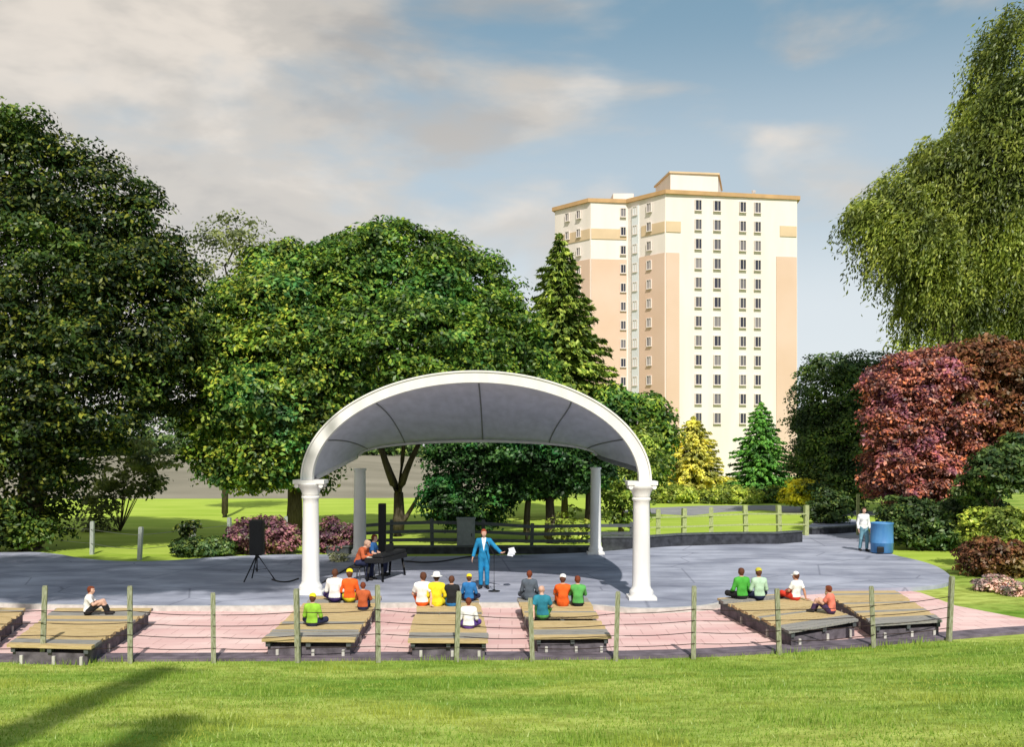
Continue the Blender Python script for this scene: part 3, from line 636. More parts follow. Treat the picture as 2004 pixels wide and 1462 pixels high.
# ------------------------------------------------------------------ bandstand
FL, FR = Vector((-5.72, 29.1, TZ)), Vector((3.55, 28.1, TZ)); BL, BR = Vector((-5.78, 38.9, TZ)), Vector((3.25, 39.8, TZ))
stand = empty('bandstand', (FL+FR+BL+BR)/4, 0, 'open white bandstand with arched grey shell roof on four columns', 'bandstand')
so = stand.location.copy()
ZF, ZB = 3.36, 3.93
def column(p, top, r, cap_w, name='column', capital=True):
    bm = BM(); h = top - p.z; ch = 0.52
    prof = [(r*1.42, 0), (r*1.42, 0.10), (r*1.28, 0.12), (r*1.38, 0.19), (r*1.26, 0.25), (r*1.1, 0.29), (r*1.04, 0.36)]
    prof += [(r*(1.03-0.12*t), 0.36+(h-ch-0.42)*t) for t in (0.15, 0.35, 0.55, 0.75, 0.95)]
    prof += [(r*0.9, h-ch-0.04), (r*1.05, h-ch), (r*1.05, h-ch+0.04), (r*0.92, h-ch+0.06)]
    add_lathe(bm, prof, p-so, 32, flute=0.05, nfl=16)
    add_box(bm, p-so+Vector((0,0,0.04)), (r*3.1, r*3.1, 0.079))
    o = obj(name, bm, M_WHITE, stand)
    if capital:
        bm = BM(); q = p-so+Vector((0,0,h-ch))
        add_lathe(bm, [(r*0.93, 0.03), (r*0.98, 0.12), (r*1.12, 0.22), (r*1.34, 0.30), (r*1.62, 0.38), (cap_w/2*0.92, 0.405)], q, 24)
        add_box(bm, q+Vector((0,0,0.46)), (cap_w, cap_w*0.8, 0.11))
        add_box(bm, q+Vector((0,0,0.41)), (cap_w*0.9, cap_w*0.7, 0.05))
        for sx in (-1, 1):                                   # corner scrolls
            for sy in (-1, 1):
                c = q+Vector((sx*cap_w*0.39, sy*cap_w*0.30, 0.33)); add_tube(bm, [c+Vector((0,-0.06,0.02)), c+Vector((0,0.06,0.02))], 0.062, 12)
        obj('capital', bm, M_WHITE, o)
    return o
column(FL, ZF, 0.245, 0.88); column(FR, ZF, 0.245, 0.82); column(BL, ZB, 0.24, 0.0, capital=False); column(BR, ZB+0.02, 0.21, 0.0, capital=False)
NS, NT = 48, 18
def shell(s, t, off=0.0):
    """s 0..1 across, t 0..1 front to back, off = outwards"""
    th = math.pi*(1-s); c, sn = math.cos(th), math.sin(th)
    pf = (FL+FR)/2; hf = (FR-FL)/2; pb = (BL+BR)/2; hb = (BR-BL)/2
    rf, rb = 2.80, 0.62
    a = pf + hf*c*(1+off/4.6) + Vector((0, 0, ZF - TZ + (rf+off)*sn))
    b = pb + hb*c*(1+off/4.6)*1.02 + Vector((0, 0, ZB - TZ + (rb+off)*sn**0.9))
    p = a.lerp(b, t)
    bul = math.sin(math.pi*t)**0.9
    p.z += bul*0.30*sn
    if c > 0: p.x += 0.85*bul**1.0*c**2*(1-t)               # the right eave swells out over the side
    return p - so
def shell_grid(bm, off, t0=0.0, t1=1.0, flip=False, mi=0):
    g = [[bm.verts.new(shell(i/NS, t0+(t1-t0)*j/NT, off)) for i in range(NS+1)] for j in range(NT+1)]
    for j in range(NT):
        for i in range(NS):
            f = bm.faces.new((g[j][i], g[j][i+1], g[j+1][i+1], g[j+1][i])); f.smooth = True; f.material_index = mi
    return g
bm = BM(); g1 = shell_grid(bm, 0.0, 0.015, 1.0, mi=0); g2 = shell_grid(bm, 0.16, 0.015, 1.0, mi=1)
for ga, gb in zip(g1, g2): pass
def bridge(r1, r2):
    for k in range(len(r1)-1):
        try: bm.faces.new((r1[k], r1[k+1], r2[k+1], r2[k])).material_index = 1
        except ValueError: pass
bridge(g1[0], g2[0]); bridge(g1[-1], g2[-1]); bridge([r[0] for r in g1], [r[0] for r in g2]); bridge([r[-1] for r in g1], [r[-1] for r in g2])
obj('roof_shell', bm, [M_GREY, M_ROOF], stand)
def arch_rim(t0, o_in, o_out, y0, y1, name, m, n=64):
    bm = BM(); rows = []
    for i in range(n+1):
        s = i/n; pi, po = shell(s, t0, o_in), shell(s, t0, o_out)
        rows.append([bm.verts.new(pi+Vector((0,y0,0))), bm.verts.new(po+Vector((0,y0,0))), bm.verts.new(po+Vector((0,y1,0))), bm.verts.new(pi+Vector((0,y1,0)))])
    for a, b in zip(rows, rows[1:]):
        for k in range(4): bm.faces.new((a[k], a[(k+1) % 4], b[(k+1) % 4], b[k]))
    bm.faces.new(rows[0]); bm.faces.new(rows[-1])
    return obj(name, bm, m, stand)
arch_rim(0.0, -0.08, 0.20, -0.22, 0.10, 'front_arch', M_WHITE)
arch_rim(0.0, 0.205, 0.25, -0.25, 0.14, 'arch_moulding', M_WHITE)
arch_rim(1.0, -0.10, 0.20, 0.02, 0.24, 'rear_arch', M_WHITE)
# eave beams between front and rear column heads
for s, nm in ((0.0, 'eave_beam'), (1.0, 'eave_beam')):
    bm = BM(); pts = [shell(s, t, 0.05) + Vector((0, 0, -0.02)) for t in np.linspace(0.02, 0.995, 14)]
    add_tube(bm, pts, 0.10, 8); obj(nm, bm, M_WHITE if s == 0 else M_ROOF, stand)
# seams and ribs of the soffit
for s in (0.13, 0.29, 0.51, 0.70, 0.865):
    bm = BM(); add_tube(bm, [shell(s, t, -0.012) for t in np.linspace(0.02, 0.99, 16)], 0.022, 6); obj('soffit_seam', bm, M_SEAM, stand)

# low dark wall at the back of the stage and along the plaza on the right
def low_wall(pts, h, th, m, label, coping=M_RAILD, z0=0.0):
    a = Vector(pts[0]); root = empty('low_wall', (a.x, a.y, z0), 0, label, 'wall')
    for nm, zA, zB, t, mm in (('wall', 0, h-0.06, th, m), ('coping', h-0.06, h, th+0.08, coping)):
        bm = BM(); P = [Vector((p[0]-a.x, p[1]-a.y, 0)) for p in pts]; rows = []
        for i, p in enumerate(P):
            d = (P[min(i+1, len(P)-1)] - P[max(i-1, 0)]).normalized(); n = Vector((-d.y, d.x, 0))*t/2
            rows.append([bm.verts.new(p+n+Vector((0,0,zA))), bm.verts.new(p+n+Vector((0,0,zB))), bm.verts.new(p-n+Vector((0,0,zB))), bm.verts.new(p-n+Vector((0,0,zA)))])
        for r1, r2 in zip(rows, rows[1:]):
            for k in range(4): bm.faces.new((r1[k], r1[(k+1) % 4], r2[(k+1) % 4], r2[k]))
        bm.faces.new(rows[0]); bm.faces.new(rows[-1]); obj(nm, bm, mm, root)
    return root
M_WALLD = mat('dark_wall_stone', (0.045, 0.048, 0.06), 0.9, 0.2, noise=0.4, nscale=4, bump=0.5, bscale=10)
low_wall([(XA(x, 40.9), 40.9) for x in (640, 760, 900, 1040, 1160)], 0.34, 0.25, M_WALLD, 'low dark wall closing the back of the bandstand floor', z0=0.0)
low_wall([G(1178,1079), G(1255,1079), G(1330,1073), G(1430,1070), G(1520,1070), G(1565,1066)], 0.62, 0.3, M_WALLD, 'low dark stone wall along the back of the plaza below the rail fence')
low_wall([G(1585,1051), G(1640,1049), G(1682,1045)], 0.45, 0.3, M_WALLD, 'short dark wall behind the man in the white shirt')

# ------------------------------------------------------------------ fences
def post_bm(h, r, square=True):
    bm = BM()
    if square:
        add_box(bm, (0, 0, h/2-0.15), (r*2, r*2, h+0.3)); vs = bmesh.ops.create_cube(bm, size=1)['verts']
        bmesh.ops.transform(bm, matrix=Matrix.Translation((0,0,h+0.012)) @ Matrix.Diagonal((r*1.7, r*1.7, 0.03, 1)), verts=vs)
    else:
        add_lathe(bm, [(r*1.05, -0.2), (r, 0.2), (r*0.95, h-0.03), (r*0.6, h)], seg=10)
    return bm
def fence(label, posts, mp, mw, wires, wr, r=0.055, square=True, rail=None, gap=None):
    """posts: (x, y, z, height); wires: fractions of post height"""
    a = posts[0]; root = empty('fence', (a[0], a[1], a[2]), 0, label, 'fence')
    o0 = Vector(a[:3])
    for p in posts:
        b = post_bm(p[3], r, square); o = obj('post', b, mp, root); o.location = Vector(p[:3]) - o0
        o.rotation_euler = (random.uniform(-.045,.045), random.uniform(-.04,.04), random.uniform(-.3,.3))
    for f in wires:
        bm = BM()
        for i, (p, q) in enumerate(zip(posts, posts[1:])):
            if gap and i in gap: continue
            A = Vector(p[:3])-o0+Vector((0, 0, p[3]*f)); B = Vector(q[:3])-o0+Vector((0, 0, q[3]*f))
            if rail:
                d = (B-A); M_ = Matrix.Translation((A+B)/2 + Vector((0, -r-rail[0]/2-0.002, 0))) @ d.to_track_quat('X', 'Z').to_matrix().to_4x4()
                add_box(bm, (0,0,0), (d.length-0.004, rail[0], rail[1]), M=M_)
            else:
                n = 8; sg = 0.012+random.uniform(0, 0.03)
                add_tube(bm, [A.lerp(B, t/n) + Vector((0, -r, -sg*math.sin(math.pi*t/n))) for t in range(n+1)], wr, 5, cap=(i == 0))
        obj('rail' if rail else 'wire', bm, mw, root)
    return root
near = []
for px, ty in ((-95,1150),(83,1150),(255,1150),(418,1163),(583,1155),(740,1148),(893,1160),(1042,1173),(1205,1160),(1357,1150),(1525,1155),(1710,1150),(1857,1130)):
    Y = 20.5
    for _ in range(5): Y = kerb_y(XA(px, Y)) - 0.28
    x = XA(px, Y); z = ground_z(x, Y); near.append((x, Y, z, PT(px, ty, Y).z - z))
fence('post and wire fence along the foot of the grass bank in front of the benches', near, M_POST, M_WIRE, (0.22, 0.38, 0.54, 0.70), 0.0085, 0.046)
lf = []
for px, ty, by in ((-40,1012,1068),(53,1014,1070),(180,1022,1086),(273,1033,1097),(380,1020,1082),(450,1014,1074),(560,1012,1072)):
    p = G(px, by); lf.append((p.x, p.y, 0, PT(px, ty, p.y).z))
fence('grey post and wire fence between the bright lawn and the left of the plaza', lf, M_POSTG, M_CHROME, (0.35, 0.78), 0.010, 0.07)
bf = [(XA(px, 42.3), 42.3, 0, h) for px, h in ((690,1.1),(765,1.25),(846,1.3),(945,1.25),(1040,1.1),(1170,1.15),(1236,1.15))]
fence('dark timber rail fence behind the bandstand floor', bf, M_RAILD, M_RAILD, (0.35, 0.62, 0.9), 0, 0.07, rail=(0.05, 0.13))
rf = []
for px, ty, by in ((1245,1000,1056),(1288,998,1056),(1338,996,1056),(1392,994,1054),(1460,990,1053),(1525,990,1053),(1577,990,1053)):
    p = G(px, by); rf.append((p.x, p.y, 0, PT(px, ty, p.y).z))
fence('pale green post and rail fence on the right beyond the plaza', rf, M_POSTY, M_POSTY, (0.42, 0.75), 0, 0.10, rail=(0.04, 0.07))
pp = G(1679, 1052); r_ = empty('marker_post', pp, 0, 'single pale green post standing behind the man in the white shirt', 'post'); obj('post', post_bm(PT(1679, 968, pp.y).z, 0.06), M_POSTY, r_)

# ------------------------------------------------------------------ audience benches
def q_at(c, u, v): return c[0]*(1-u)*(1-v) + c[1]*u*(1-v) + c[2]*u*v + c[3]*(1-u)*v     # c: front-left, front-right, back-right, back-left
DZ = 0.40
BENCH = {}
def bench(key, fl, fr, br, bl, label, n=20):
    c = [Vector((*p, 0)) for p in (fl, fr, br, bl)]; o0 = sum(c, Vector())/4
    root = empty('audience_bench', o0, 0, label, 'bench', 'timber decked benches facing the bandstand')
    for part, mm, sel in (('deck', M_DECK, 0), ('weathered_plank', M_DECKG, 1)):
        bm = BM(); rr = random.Random(key*17)
        for i in range(n):
            grey = i in (1, 2, n-3) or rr.random() < 0.22
            v0, v1 = (i+0.07)/n, (i+0.91)/n
            if i % 4 == 3: v1 -= 0.03/n*6
            if grey != bool(sel): continue
            e0, e1 = rr.uniform(-.015, .015), rr.uniform(-.015, .015)
            pts = [q_at(c, 0-e0, v0)-o0, q_at(c, 1+e1, v0)-o0, q_at(c, 1+e1, v1)-o0, q_at(c, 0-e0, v1)-o0]
            add_prism(bm, pts, DZ-0.06+rr.uniform(-.004,.004), DZ+rr.uniform(-.006,.006))
        obj(part, bm, mm, root, bevel=0.006)
    bm = BM()
    for u in (0.06, 0.5, 0.94):
        pts = [q_at(c, u-0.025, 0.01)-o0, q_at(c, u+0.025, 0.01)-o0, q_at(c, u+0.025, 0.99)-o0, q_at(c, u-0.025, 0.99)-o0]; add_prism(bm, pts, DZ-0.16, DZ-0.068)
    obj('bearer', bm, M_RAILD, root)
    bm = BM(); add_prism(bm, [q_at(c, 0.05, 0.022)-o0, q_at(c, 0.95, 0.022)-o0, q_at(c, 0.95, 0.98)-o0, q_at(c, 0.05, 0.98)-o0], 0.0, DZ-0.162); obj('plinth', bm, M_PLINTH, root)
    for u, v in ((0.16,0.018),(0.55,0.018),(0.88,0.018),(0.045,0.3),(0.045,0.65),(0.955,0.3),(0.955,0.65)):
        p = q_at(c, u, v)-o0; bm = BM(); add_box(bm, (p.x, p.y, 0.09), (0.06, 0.06, 0.18)); obj('leg', bm, M_LEGW, root, bevel=0.01)
    BENCH[key] = c
    return root
def gp(px, py): return tuple(G(px, py, DZ).xy)
bench(0, gp(-190,1240), gp(-20,1244), gp(52,1190), gp(-70,1188), 'decked bench cut by the left edge of the frame')
bench(1, gp(14,1262), gp(176,1266), gp(302,1190), gp(112,1190), 'decked bench at far left with one person in white alone on it')
bench(2, gp(512,1252), gp(692,1253), gp(748,1166), gp(613,1166), 'decked bench left of centre holding the person in a lime green shirt')
bench(3, gp(798,1254), gp(957,1255), gp(936,1169), gp(822,1169), 'decked bench in the middle, the one under the person in yellow')
bench(4, gp(1046,1247), gp(1196,1246), gp(1148,1169), gp(1012,1169), 'decked bench right of centre with a teal-shirted person on it')
bench(5, gp(1545,1236), gp(1682,1212), gp(1545,1160), gp(1400,1170), 'slanted decked bench right of the right front column')
bench(6, gp(1712,1222), gp(1846,1214), gp(1752,1156), gp(1612,1157), 'empty decked bench at far right')

# ------------------------------------------------------------------ people: bodies grown from a distance field into one surface
def surfnet(D, org, h):
    s = D < 0
    c = [s[i:s.shape[0]-1+i, j:s.shape[1]-1+j, k:s.shape[2]-1+k] for i in (0,1) for j in (0,1) for k in (0,1)]
    any_ = np.logical_or.reduce(c); all_ = np.logical_and.reduce(c); act = any_ & ~all_
    I = np.argwhere(act); idx = -np.ones(act.shape, int); idx[act] = np.arange(len(I))
    off = np.array([(i, j, k) for i in (0,1) for j in (0,1) for k in (0,1)])
    vals = np.stack([D[I[:,0]+o[0], I[:,1]+o[1], I[:,2]+o[2]] for o in off], 1)
    acc = np.zeros((len(I), 3)); cnt = np.zeros(len(I))
    for a in range(8):
        for b in range(a+1, 8):
            if np.abs(off[a]-off[b]).sum() != 1: continue
            cr = (vals[:, a] < 0) != (vals[:, b] < 0); t = vals[:, a]/(vals[:, a]-vals[:, b]+1e-12)
            p = off[a] + (off[b]-off[a])*t[:, None]; acc[cr] += p[cr]; cnt[cr] += 1
    Vt = (I + acc/cnt[:, None])*h + org
    Q = []
    for ax in range(3):
        sl0 = [slice(None)]*3; sl1 = [slice(None)]*3; sl0[ax] = slice(0, -1); sl1[ax] = slice(1, None)
        cr = s[tuple(sl0)] != s[tuple(sl1)]; E = np.argwhere(cr); u, v = [(1,2),(2,0),(0,1)][ax]
        ok = (E[:, u] > 0) & (E[:, v] > 0) & (E[:, u] < D.shape[u]-1) & (E[:, v] < D.shape[v]-1); E = E[ok]
        inside = s[E[:,0], E[:,1], E[:,2]]
        def cell(du, dv):
            X = E.copy(); X[:, u] -= du; X[:, v] -= dv; return idx[X[:,0], X[:,1], X[:,2]]
        q = np.stack([cell(1,1), cell(0,1), cell(0,0), cell(1,0)], 1); q[~inside] = q[~inside][:, ::-1]; Q.append(q)
    return Vt, np.concatenate(Q)
def A3(p): return np.array(p, float)
class Cap:                                       # a tapered capsule; sy flattens it front to back; cut = flat end at b
    def __init__(s, a, b, ra, rb, sy=1.0, k=0.03, cut=False): s.a, s.b, s.ra, s.rb, s.sy, s.k, s.cut = A3(a), A3(b), ra, rb, sy, k, cut
def field(prims, h, infl=0.0, post=None):
    lo = np.min([np.minimum(p.a - p.ra, p.b - p.rb) for p in prims], 0) - infl - 3*h; hi = np.max([np.maximum(p.a + p.ra, p.b + p.rb) for p in prims], 0) + infl + 3*h
    n = np.ceil((hi-lo)/h).astype(int) + 1; ax = [lo[i] + h*np.arange(n[i]) for i in range(3)]
    D = np.full(n, 0.15)
    for p in prims:
        m = 0.05 + infl; l = np.minimum(p.a - p.ra, p.b - p.rb) - m; u = np.maximum(p.a + p.ra, p.b + p.rb) + m
        i0 = np.maximum(((l-lo)/h).astype(int), 0); i1 = np.minimum(((u-lo)/h).astype(int) + 2, n)
        X, Y, Z = np.meshgrid(*[ax[i][i0[i]:i1[i]] for i in range(3)], indexing='ij')
        ab = p.b - p.a; L2 = max(ab @ ab, 1e-9)
        t = np.clip(((X-p.a[0])*ab[0] + (Y-p.a[1])*ab[1] + (Z-p.a[2])*ab[2])/L2, 0, 1)
        d = np.sqrt((X-p.a[0]-t*ab[0])**2 + ((Y-p.a[1]-t*ab[1])/p.sy)**2 + (Z-p.a[2]-t*ab[2])**2) - (p.ra + (p.rb-p.ra)*t) - infl
        if p.sy < 1: d *= 0.8
        if p.cut: d = np.maximum(d, ((X-p.b[0])*ab[0] + (Y-p.b[1])*ab[1] + (Z-p.b[2])*ab[2])/math.sqrt(L2))
        sub = D[i0[0]:i1[0], i0[1]:i1[1], i0[2]:i1[2]]; hh = np.maximum(p.k - np.abs(sub-d), 0)/p.k
        sub[...] = np.minimum(sub, d) - hh*hh*p.k*0.25
    if post is not None:
        X, Y, Z = np.meshgrid(*ax, indexing='ij', sparse=True); D = post(D, X, Y, Z)
    return D, lo
def grown(name, prims, h, infl=0.0, post=None, extra=None, slots=0):
    D, lo = field(prims, h, infl, post); V_, Q_ = surfnet(D, lo, h)
    V_ = V_.tolist(); Q_ = Q_.tolist(); mi = [0]*len(Q_)
    for (c, r, m) in (extra or []):                                   # eyes and lips set into the face
        b = len(V_); ns, nr = 8, 5
        for j in range(nr+1):
            for i in range(ns):
                ph = math.pi*j/nr; th = 2*math.pi*i/ns
                V_.append([c[0]+r[0]*math.sin(ph)*math.cos(th), c[1]+r[1]*math.sin(ph)*math.sin(th), c[2]+r[2]*math.cos(ph)])
        for j in range(nr):
            for i in range(ns): Q_.append([b+j*ns+i, b+(j+1)*ns+i, b+(j+1)*ns+(i+1) % ns, b+j*ns+(i+1) % ns]); mi.append(m)
    me = bpy.data.meshes.new(name); me.from_pydata(V_, [], Q_)
    me.polygons.foreach_set('use_smooth', [True]*len(Q_)); me.polygons.foreach_set('material_index', mi)
    for _ in range(max(1, slots)): me.materials.append(None)
    me.update(); return me
def nrm(v): v = A3(v); return v/(np.linalg.norm(v)+1e-9)
def hand_prims(wr, f, n, th, curl=0.5):
    """wrist, finger direction, direction the palm faces, thumb side"""
    wr = A3(wr); f = nrm(f); n = nrm(A3(n) - f*(A3(n) @ f)); th = nrm(A3(th) - f*(A3(th) @ f) - n*(A3(th) @ n)); P = []
    for i, (o, ln) in enumerate(((0.030, 0.92), (0.010, 1.0), (-0.010, 0.94), (-0.029, 0.76))):
        kn = wr + f*0.088*(0.97 if i in (0, 3) else 1.0) + th*o
        P.append(Cap(wr + th*o*0.5 + f*0.01, kn, 0.017, 0.012, k=0.012))
        p = kn; ang = curl*0.5*(1+0.12*i)
        for sl, r0, r1 in ((0.044*ln, 0.0098, 0.0092), (0.029*ln, 0.0092, 0.0086), (0.022*ln, 0.0086, 0.0074)):
            d = f*math.cos(ang) + n*math.sin(ang) + th*o*1.2; q = p + nrm(d)*sl; P.append(Cap(p, q, r0, r1, k=0.005)); p = q; ang += curl*(0.8+0.1*i)
    t0 = wr + f*0.025 + th*0.022; t1 = wr + f*0.058 + th*0.050 + n*0.012; t2 = t1 + nrm(f*0.9 + th*0.25 + n*0.3)*0.032; t3 = t2 + nrm(f + n*0.4)*0.026
    P += [Cap(t0, t1, 0.016, 0.012, k=0.012), Cap(t1, t2, 0.0115, 0.010, k=0.006), Cap(t2, t3, 0.010, 0.008, k=0.005)]
    return P
def person_meshes(J, h=0.0095, sleeve='long', legs='long', vneck=False):
    """J: joints. Returns meshes for body, shirt, trousers, shoes, hair."""
    hd, yaw = A3(J['head']), J.get('yaw', 0.0); cy, sy_ = math.cos(yaw), math.sin(yaw); pit = J.get('pitch', 0.0); cp, sp = math.cos(pit), math.sin(pit)
    def H(x, y, z):
        y2, z2 = y*cp + z*sp, -y*sp + z*cp
        return hd + A3((x*cy - y2*sy_, x*sy_ + y2*cy, z2))
    head = [Cap(H(0,-0.028,0.025), H(0,0.028,0.028), 0.083, 0.078, k=0.03), Cap(H(0,0.02,-0.03), H(0,0.052,-0.082), 0.062, 0.036, k=0.04),
            Cap(H(-0.026,0.072,0.026), H(0.026,0.072,0.026), 0.02, 0.02, k=0.02), Cap(H(0,0.088,0.006), H(0,0.112,-0.032), 0.009, 0.015, k=0.012),
            Cap(H(-0.045,0.052,-0.025), H(-0.03,0.068,-0.05), 0.03, 0.024, k=0.03), Cap(H(0.045,0.052,-0.025), H(0.03,0.068,-0.05), 0.03, 0.024, k=0.03),
            Cap(H(0,0.082,-0.052), H(0,0.082,-0.060), 0.022, 0.022, k=0.015),
            Cap(H(-0.082,-0.004,0.012), H(-0.080,0.0,-0.022), 0.018, 0.012, k=0.008), Cap(H(0.082,-0.004,0.012), H(0.080,0.0,-0.022), 0.018, 0.012, k=0.008)]
    ch, wa, pe, nk = A3(J['chest']), A3(J['waist']), A3(J['pelvis']), A3(J['neck'])
    neck = [Cap(nk, H(0,-0.012,-0.06), 0.058, 0.052, k=0.035)]
    torso = [Cap(pe + A3((-0.07,0,0)), pe + A3((0.07,0,0)), 0.105, 0.105, k=0.05), Cap(pe, wa, 0.145, 0.130, 0.78, 0.06), Cap(wa, ch, 0.130, 0.150, 0.76, 0.06),
             Cap(ch + A3((-0.09,0,0.03)), ch + A3((0.09,0,0.03)), 0.105, 0.105, 0.95, 0.05)]
    arms, arms_c, hands, legs_, legs_c, feet = [], [], [], [], [], []
    for s in ('l', 'r'):
        sh, el, wr = A3(J['sh_'+s]), A3(J['el_'+s]), A3(J['wr_'+s])
        torso.append(Cap(nk + (ch-nk)*0.15, sh, 0.06, 0.062, k=0.05))
        arms += [Cap(sh, el, 0.056, 0.041, k=0.03), Cap(el, el + (wr-el)*0.35, 0.042, 0.042, k=0.02), Cap(el + (wr-el)*0.35, wr, 0.042, 0.027, k=0.02)]
        if sleeve == 'long': arms_c += [Cap(sh, el, 0.060, 0.047, k=0.03), Cap(el, wr - nrm(wr-el)*0.005, 0.048, 0.040, k=0.02, cut=True)]
        else: arms_c += [Cap(sh, sh + (el-sh)*0.72, 0.060, 0.056, k=0.03, cut=True)]
        hp = J['hand_'+s]; hands += hand_prims(wr, *hp)
        hi, kn, an, to = A3(J['hip_'+s]), A3(J['kn_'+s]), A3(J['an_'+s]), A3(J['toe_'+s])
        legs_ += [Cap(hi, kn, 0.088, 0.056, k=0.04), Cap(kn, kn + (an-kn)*0.35, 0.055, 0.056, k=0.02), Cap(kn + (an-kn)*0.35, an, 0.056, 0.036, k=0.02), Cap(an, an + (to-an)*0.2 - A3((0,0,0.02)), 0.036, 0.034, k=0.02), Cap(an - A3((0,0,0.03)), to, 0.034, 0.026, k=0.02)]
        if legs == 'long': legs_c += [Cap(hi, kn, 0.095, 0.070, k=0.04), Cap(kn, an + (kn-an)*0.06, 0.070, 0.060, k=0.02, cut=True)]
        else: legs_c += [Cap(hi, hi + (kn-hi)*0.85, 0.095, 0.078, k=0.04, cut=True)]
        bk = nrm((to-an)*A3((1,1,0)) + 1e-6)
        feet += [Cap(an - bk*0.03 + A3((0,0,-0.032)), to + A3((0,0,0.002)), 0.043, 0.038, k=0.02), Cap(an, an - bk*0.02 - A3((0,0,0.03)), 0.046, 0.046, k=0.03)]
    eyes = [((*H(-0.031,0.086,0.004),), (0.012,0.010,0.009), 1), ((*H(0.031,0.086,0.004),), (0.012,0.010,0.009), 1), ((*H(0,0.101,-0.058),), (0.023,0.008,0.007), 2)]
    out = {}
    out['body'] = grown('body', torso + neck + head + arms + hands + legs_, h, extra=eyes, slots=3)
    zc = nk[2] + 0.035
    def cutneck(D, X, Y, Z):
        if not vneck: return np.maximum(D, Z - zc)
        # jacket front: open in a V down to the waist
        wv = np.abs(X - nk[0]) - 0.075*np.clip((Z - wa[2] - 0.02)/(nk[2]-wa[2]), 0, 1.2)
        return np.maximum(np.maximum(D, Z - zc), np.where((Y > ch[1]) & (Z > wa[2] + 0.02), -wv, -1))
    hemz = J.get('hem', -9)
    out['shirt'] = grown('shirt', torso + arms_c, 0.0125, 0.014, lambda D, X, Y, Z: np.maximum(cutneck(D, X, Y, Z), hemz - Z))
    if vneck:
        out['dress_shirt'] = grown('dress_shirt', [t for t in torso] + [Cap(nk, nk+A3((0,0,0.03)), 0.062, 0.062, k=0.02)], 0.0125, 0.005, lambda D, X, Y, Z: np.maximum(np.maximum(D, Z - zc - 0.012), hemz + 0.05 - Z))
    wz = wa[2] + 0.0
    out['trousers'] = grown('trousers', torso[:2] + legs_c, 0.0125, 0.010, lambda D, X, Y, Z: np.maximum(D, Z - wz))
    out['shoes'] = grown('shoes', feet, 0.0105, 0.004)
    hz = hd
    def face(D, X, Y, Z):
        x, y, z = X-hz[0], Y-hz[1], Z-hz[2]
        yl = (-x*sy_ + (y)*cy); yl2 = yl*cp - z*sp; zl = yl*sp + z*cp
        return np.maximum(np.maximum(D, np.minimum(yl2 - 0.028 + 0*zl, 0.058 - zl)), -0.085 - zl)
    out['hair'] = grown('hair', [Cap(H(0,-0.032,0.03), H(0,0.026,0.032), 0.094, 0.086, k=0.03), Cap(H(0,-0.045,0.0), H(0,-0.045,-0.07), 0.075, 0.055, k=0.03), Cap(H(-0.055,-0.01,0.0), H(0.055,-0.01,0.0), 0.042, 0.042, k=0.03)], 0.0105, 0, face)
    out['H'] = H
    return out
def mirror_pose(J):
    K = {}
    for k, v in J.items():
        k2 = k[:-1] + ('r' if k.endswith('_l') else 'l') if k.endswith(('_l', '_r')) else k
        if k.startswith('hand_'): K[k2] = tuple((-q[0], q[1], q[2]) if isinstance(q, tuple) else q for q in v)
        elif isinstance(v, tuple): K[k2] = (-v[0], v[1], v[2])
        else: K[k2] = -v if k == 'yaw' else v
    return K
POSE = {}
# cross-legged on the deck
POSE['cross'] = dict(pelvis=(0,0,0.115), waist=(0,0.0,0.29), chest=(0,0.02,0.45), neck=(0,0.03,0.60), head=(0,0.06,0.755),
    sh_l=(-0.185,0.02,0.535), el_l=(-0.265,0.05,0.29), wr_l=(-0.22,0.27,0.215), hand_l=((0.2,0.9,-0.25),(0,-0.2,-1),(1,0,0),0.35),
    sh_r=(0.185,0.02,0.535), el_r=(0.265,0.04,0.29), wr_r=(0.20,0.26,0.215), hand_r=((-0.2,0.9,-0.25),(0,-0.2,-1),(-1,0,0),0.35),
    hip_l=(-0.09,0.03,0.115), kn_l=(-0.34,0.34,0.14), an_l=(0.05,0.42,0.075), toe_l=(0.19,0.40,0.045),
    hip_r=(0.09,0.03,0.115), kn_r=(0.34,0.34,0.14), an_r=(-0.05,0.33,0.075), toe_r=(-0.19,0.32,0.045), hem=0.10)
# knees drawn up, hands on knees
POSE['knees'] = dict(pelvis=(0,0,0.115), waist=(0,-0.01,0.29), chest=(0,0.03,0.45), neck=(0,0.06,0.59), head=(0.01,0.10,0.745), yaw=-0.3,
    sh_l=(-0.185,0.05,0.525), el_l=(-0.25,0.20,0.33), wr_l=(-0.14,0.40,0.42), hand_l=((0.25,0.8,-0.3),(0,0,-1),(1,0,0),0.5),
    sh_r=(0.185,0.05,0.525), el_r=(0.25,0.20,0.33), wr_r=(0.14,0.40,0.42), hand_r=((-0.25,0.8,-0.3),(0,0,-1),(-1,0,0),0.5),
    hip_l=(-0.09,0.03,0.115), kn_l=(-0.13,0.45,0.40), an_l=(-0.11,0.60,0.085), toe_l=(-0.13,0.76,0.04),
    hip_r=(0.09,0.03,0.115), kn_r=(0.13,0.45,0.40), an_r=(0.11,0.60,0.085), toe_r=(0.13,0.76,0.04), hem=0.10)
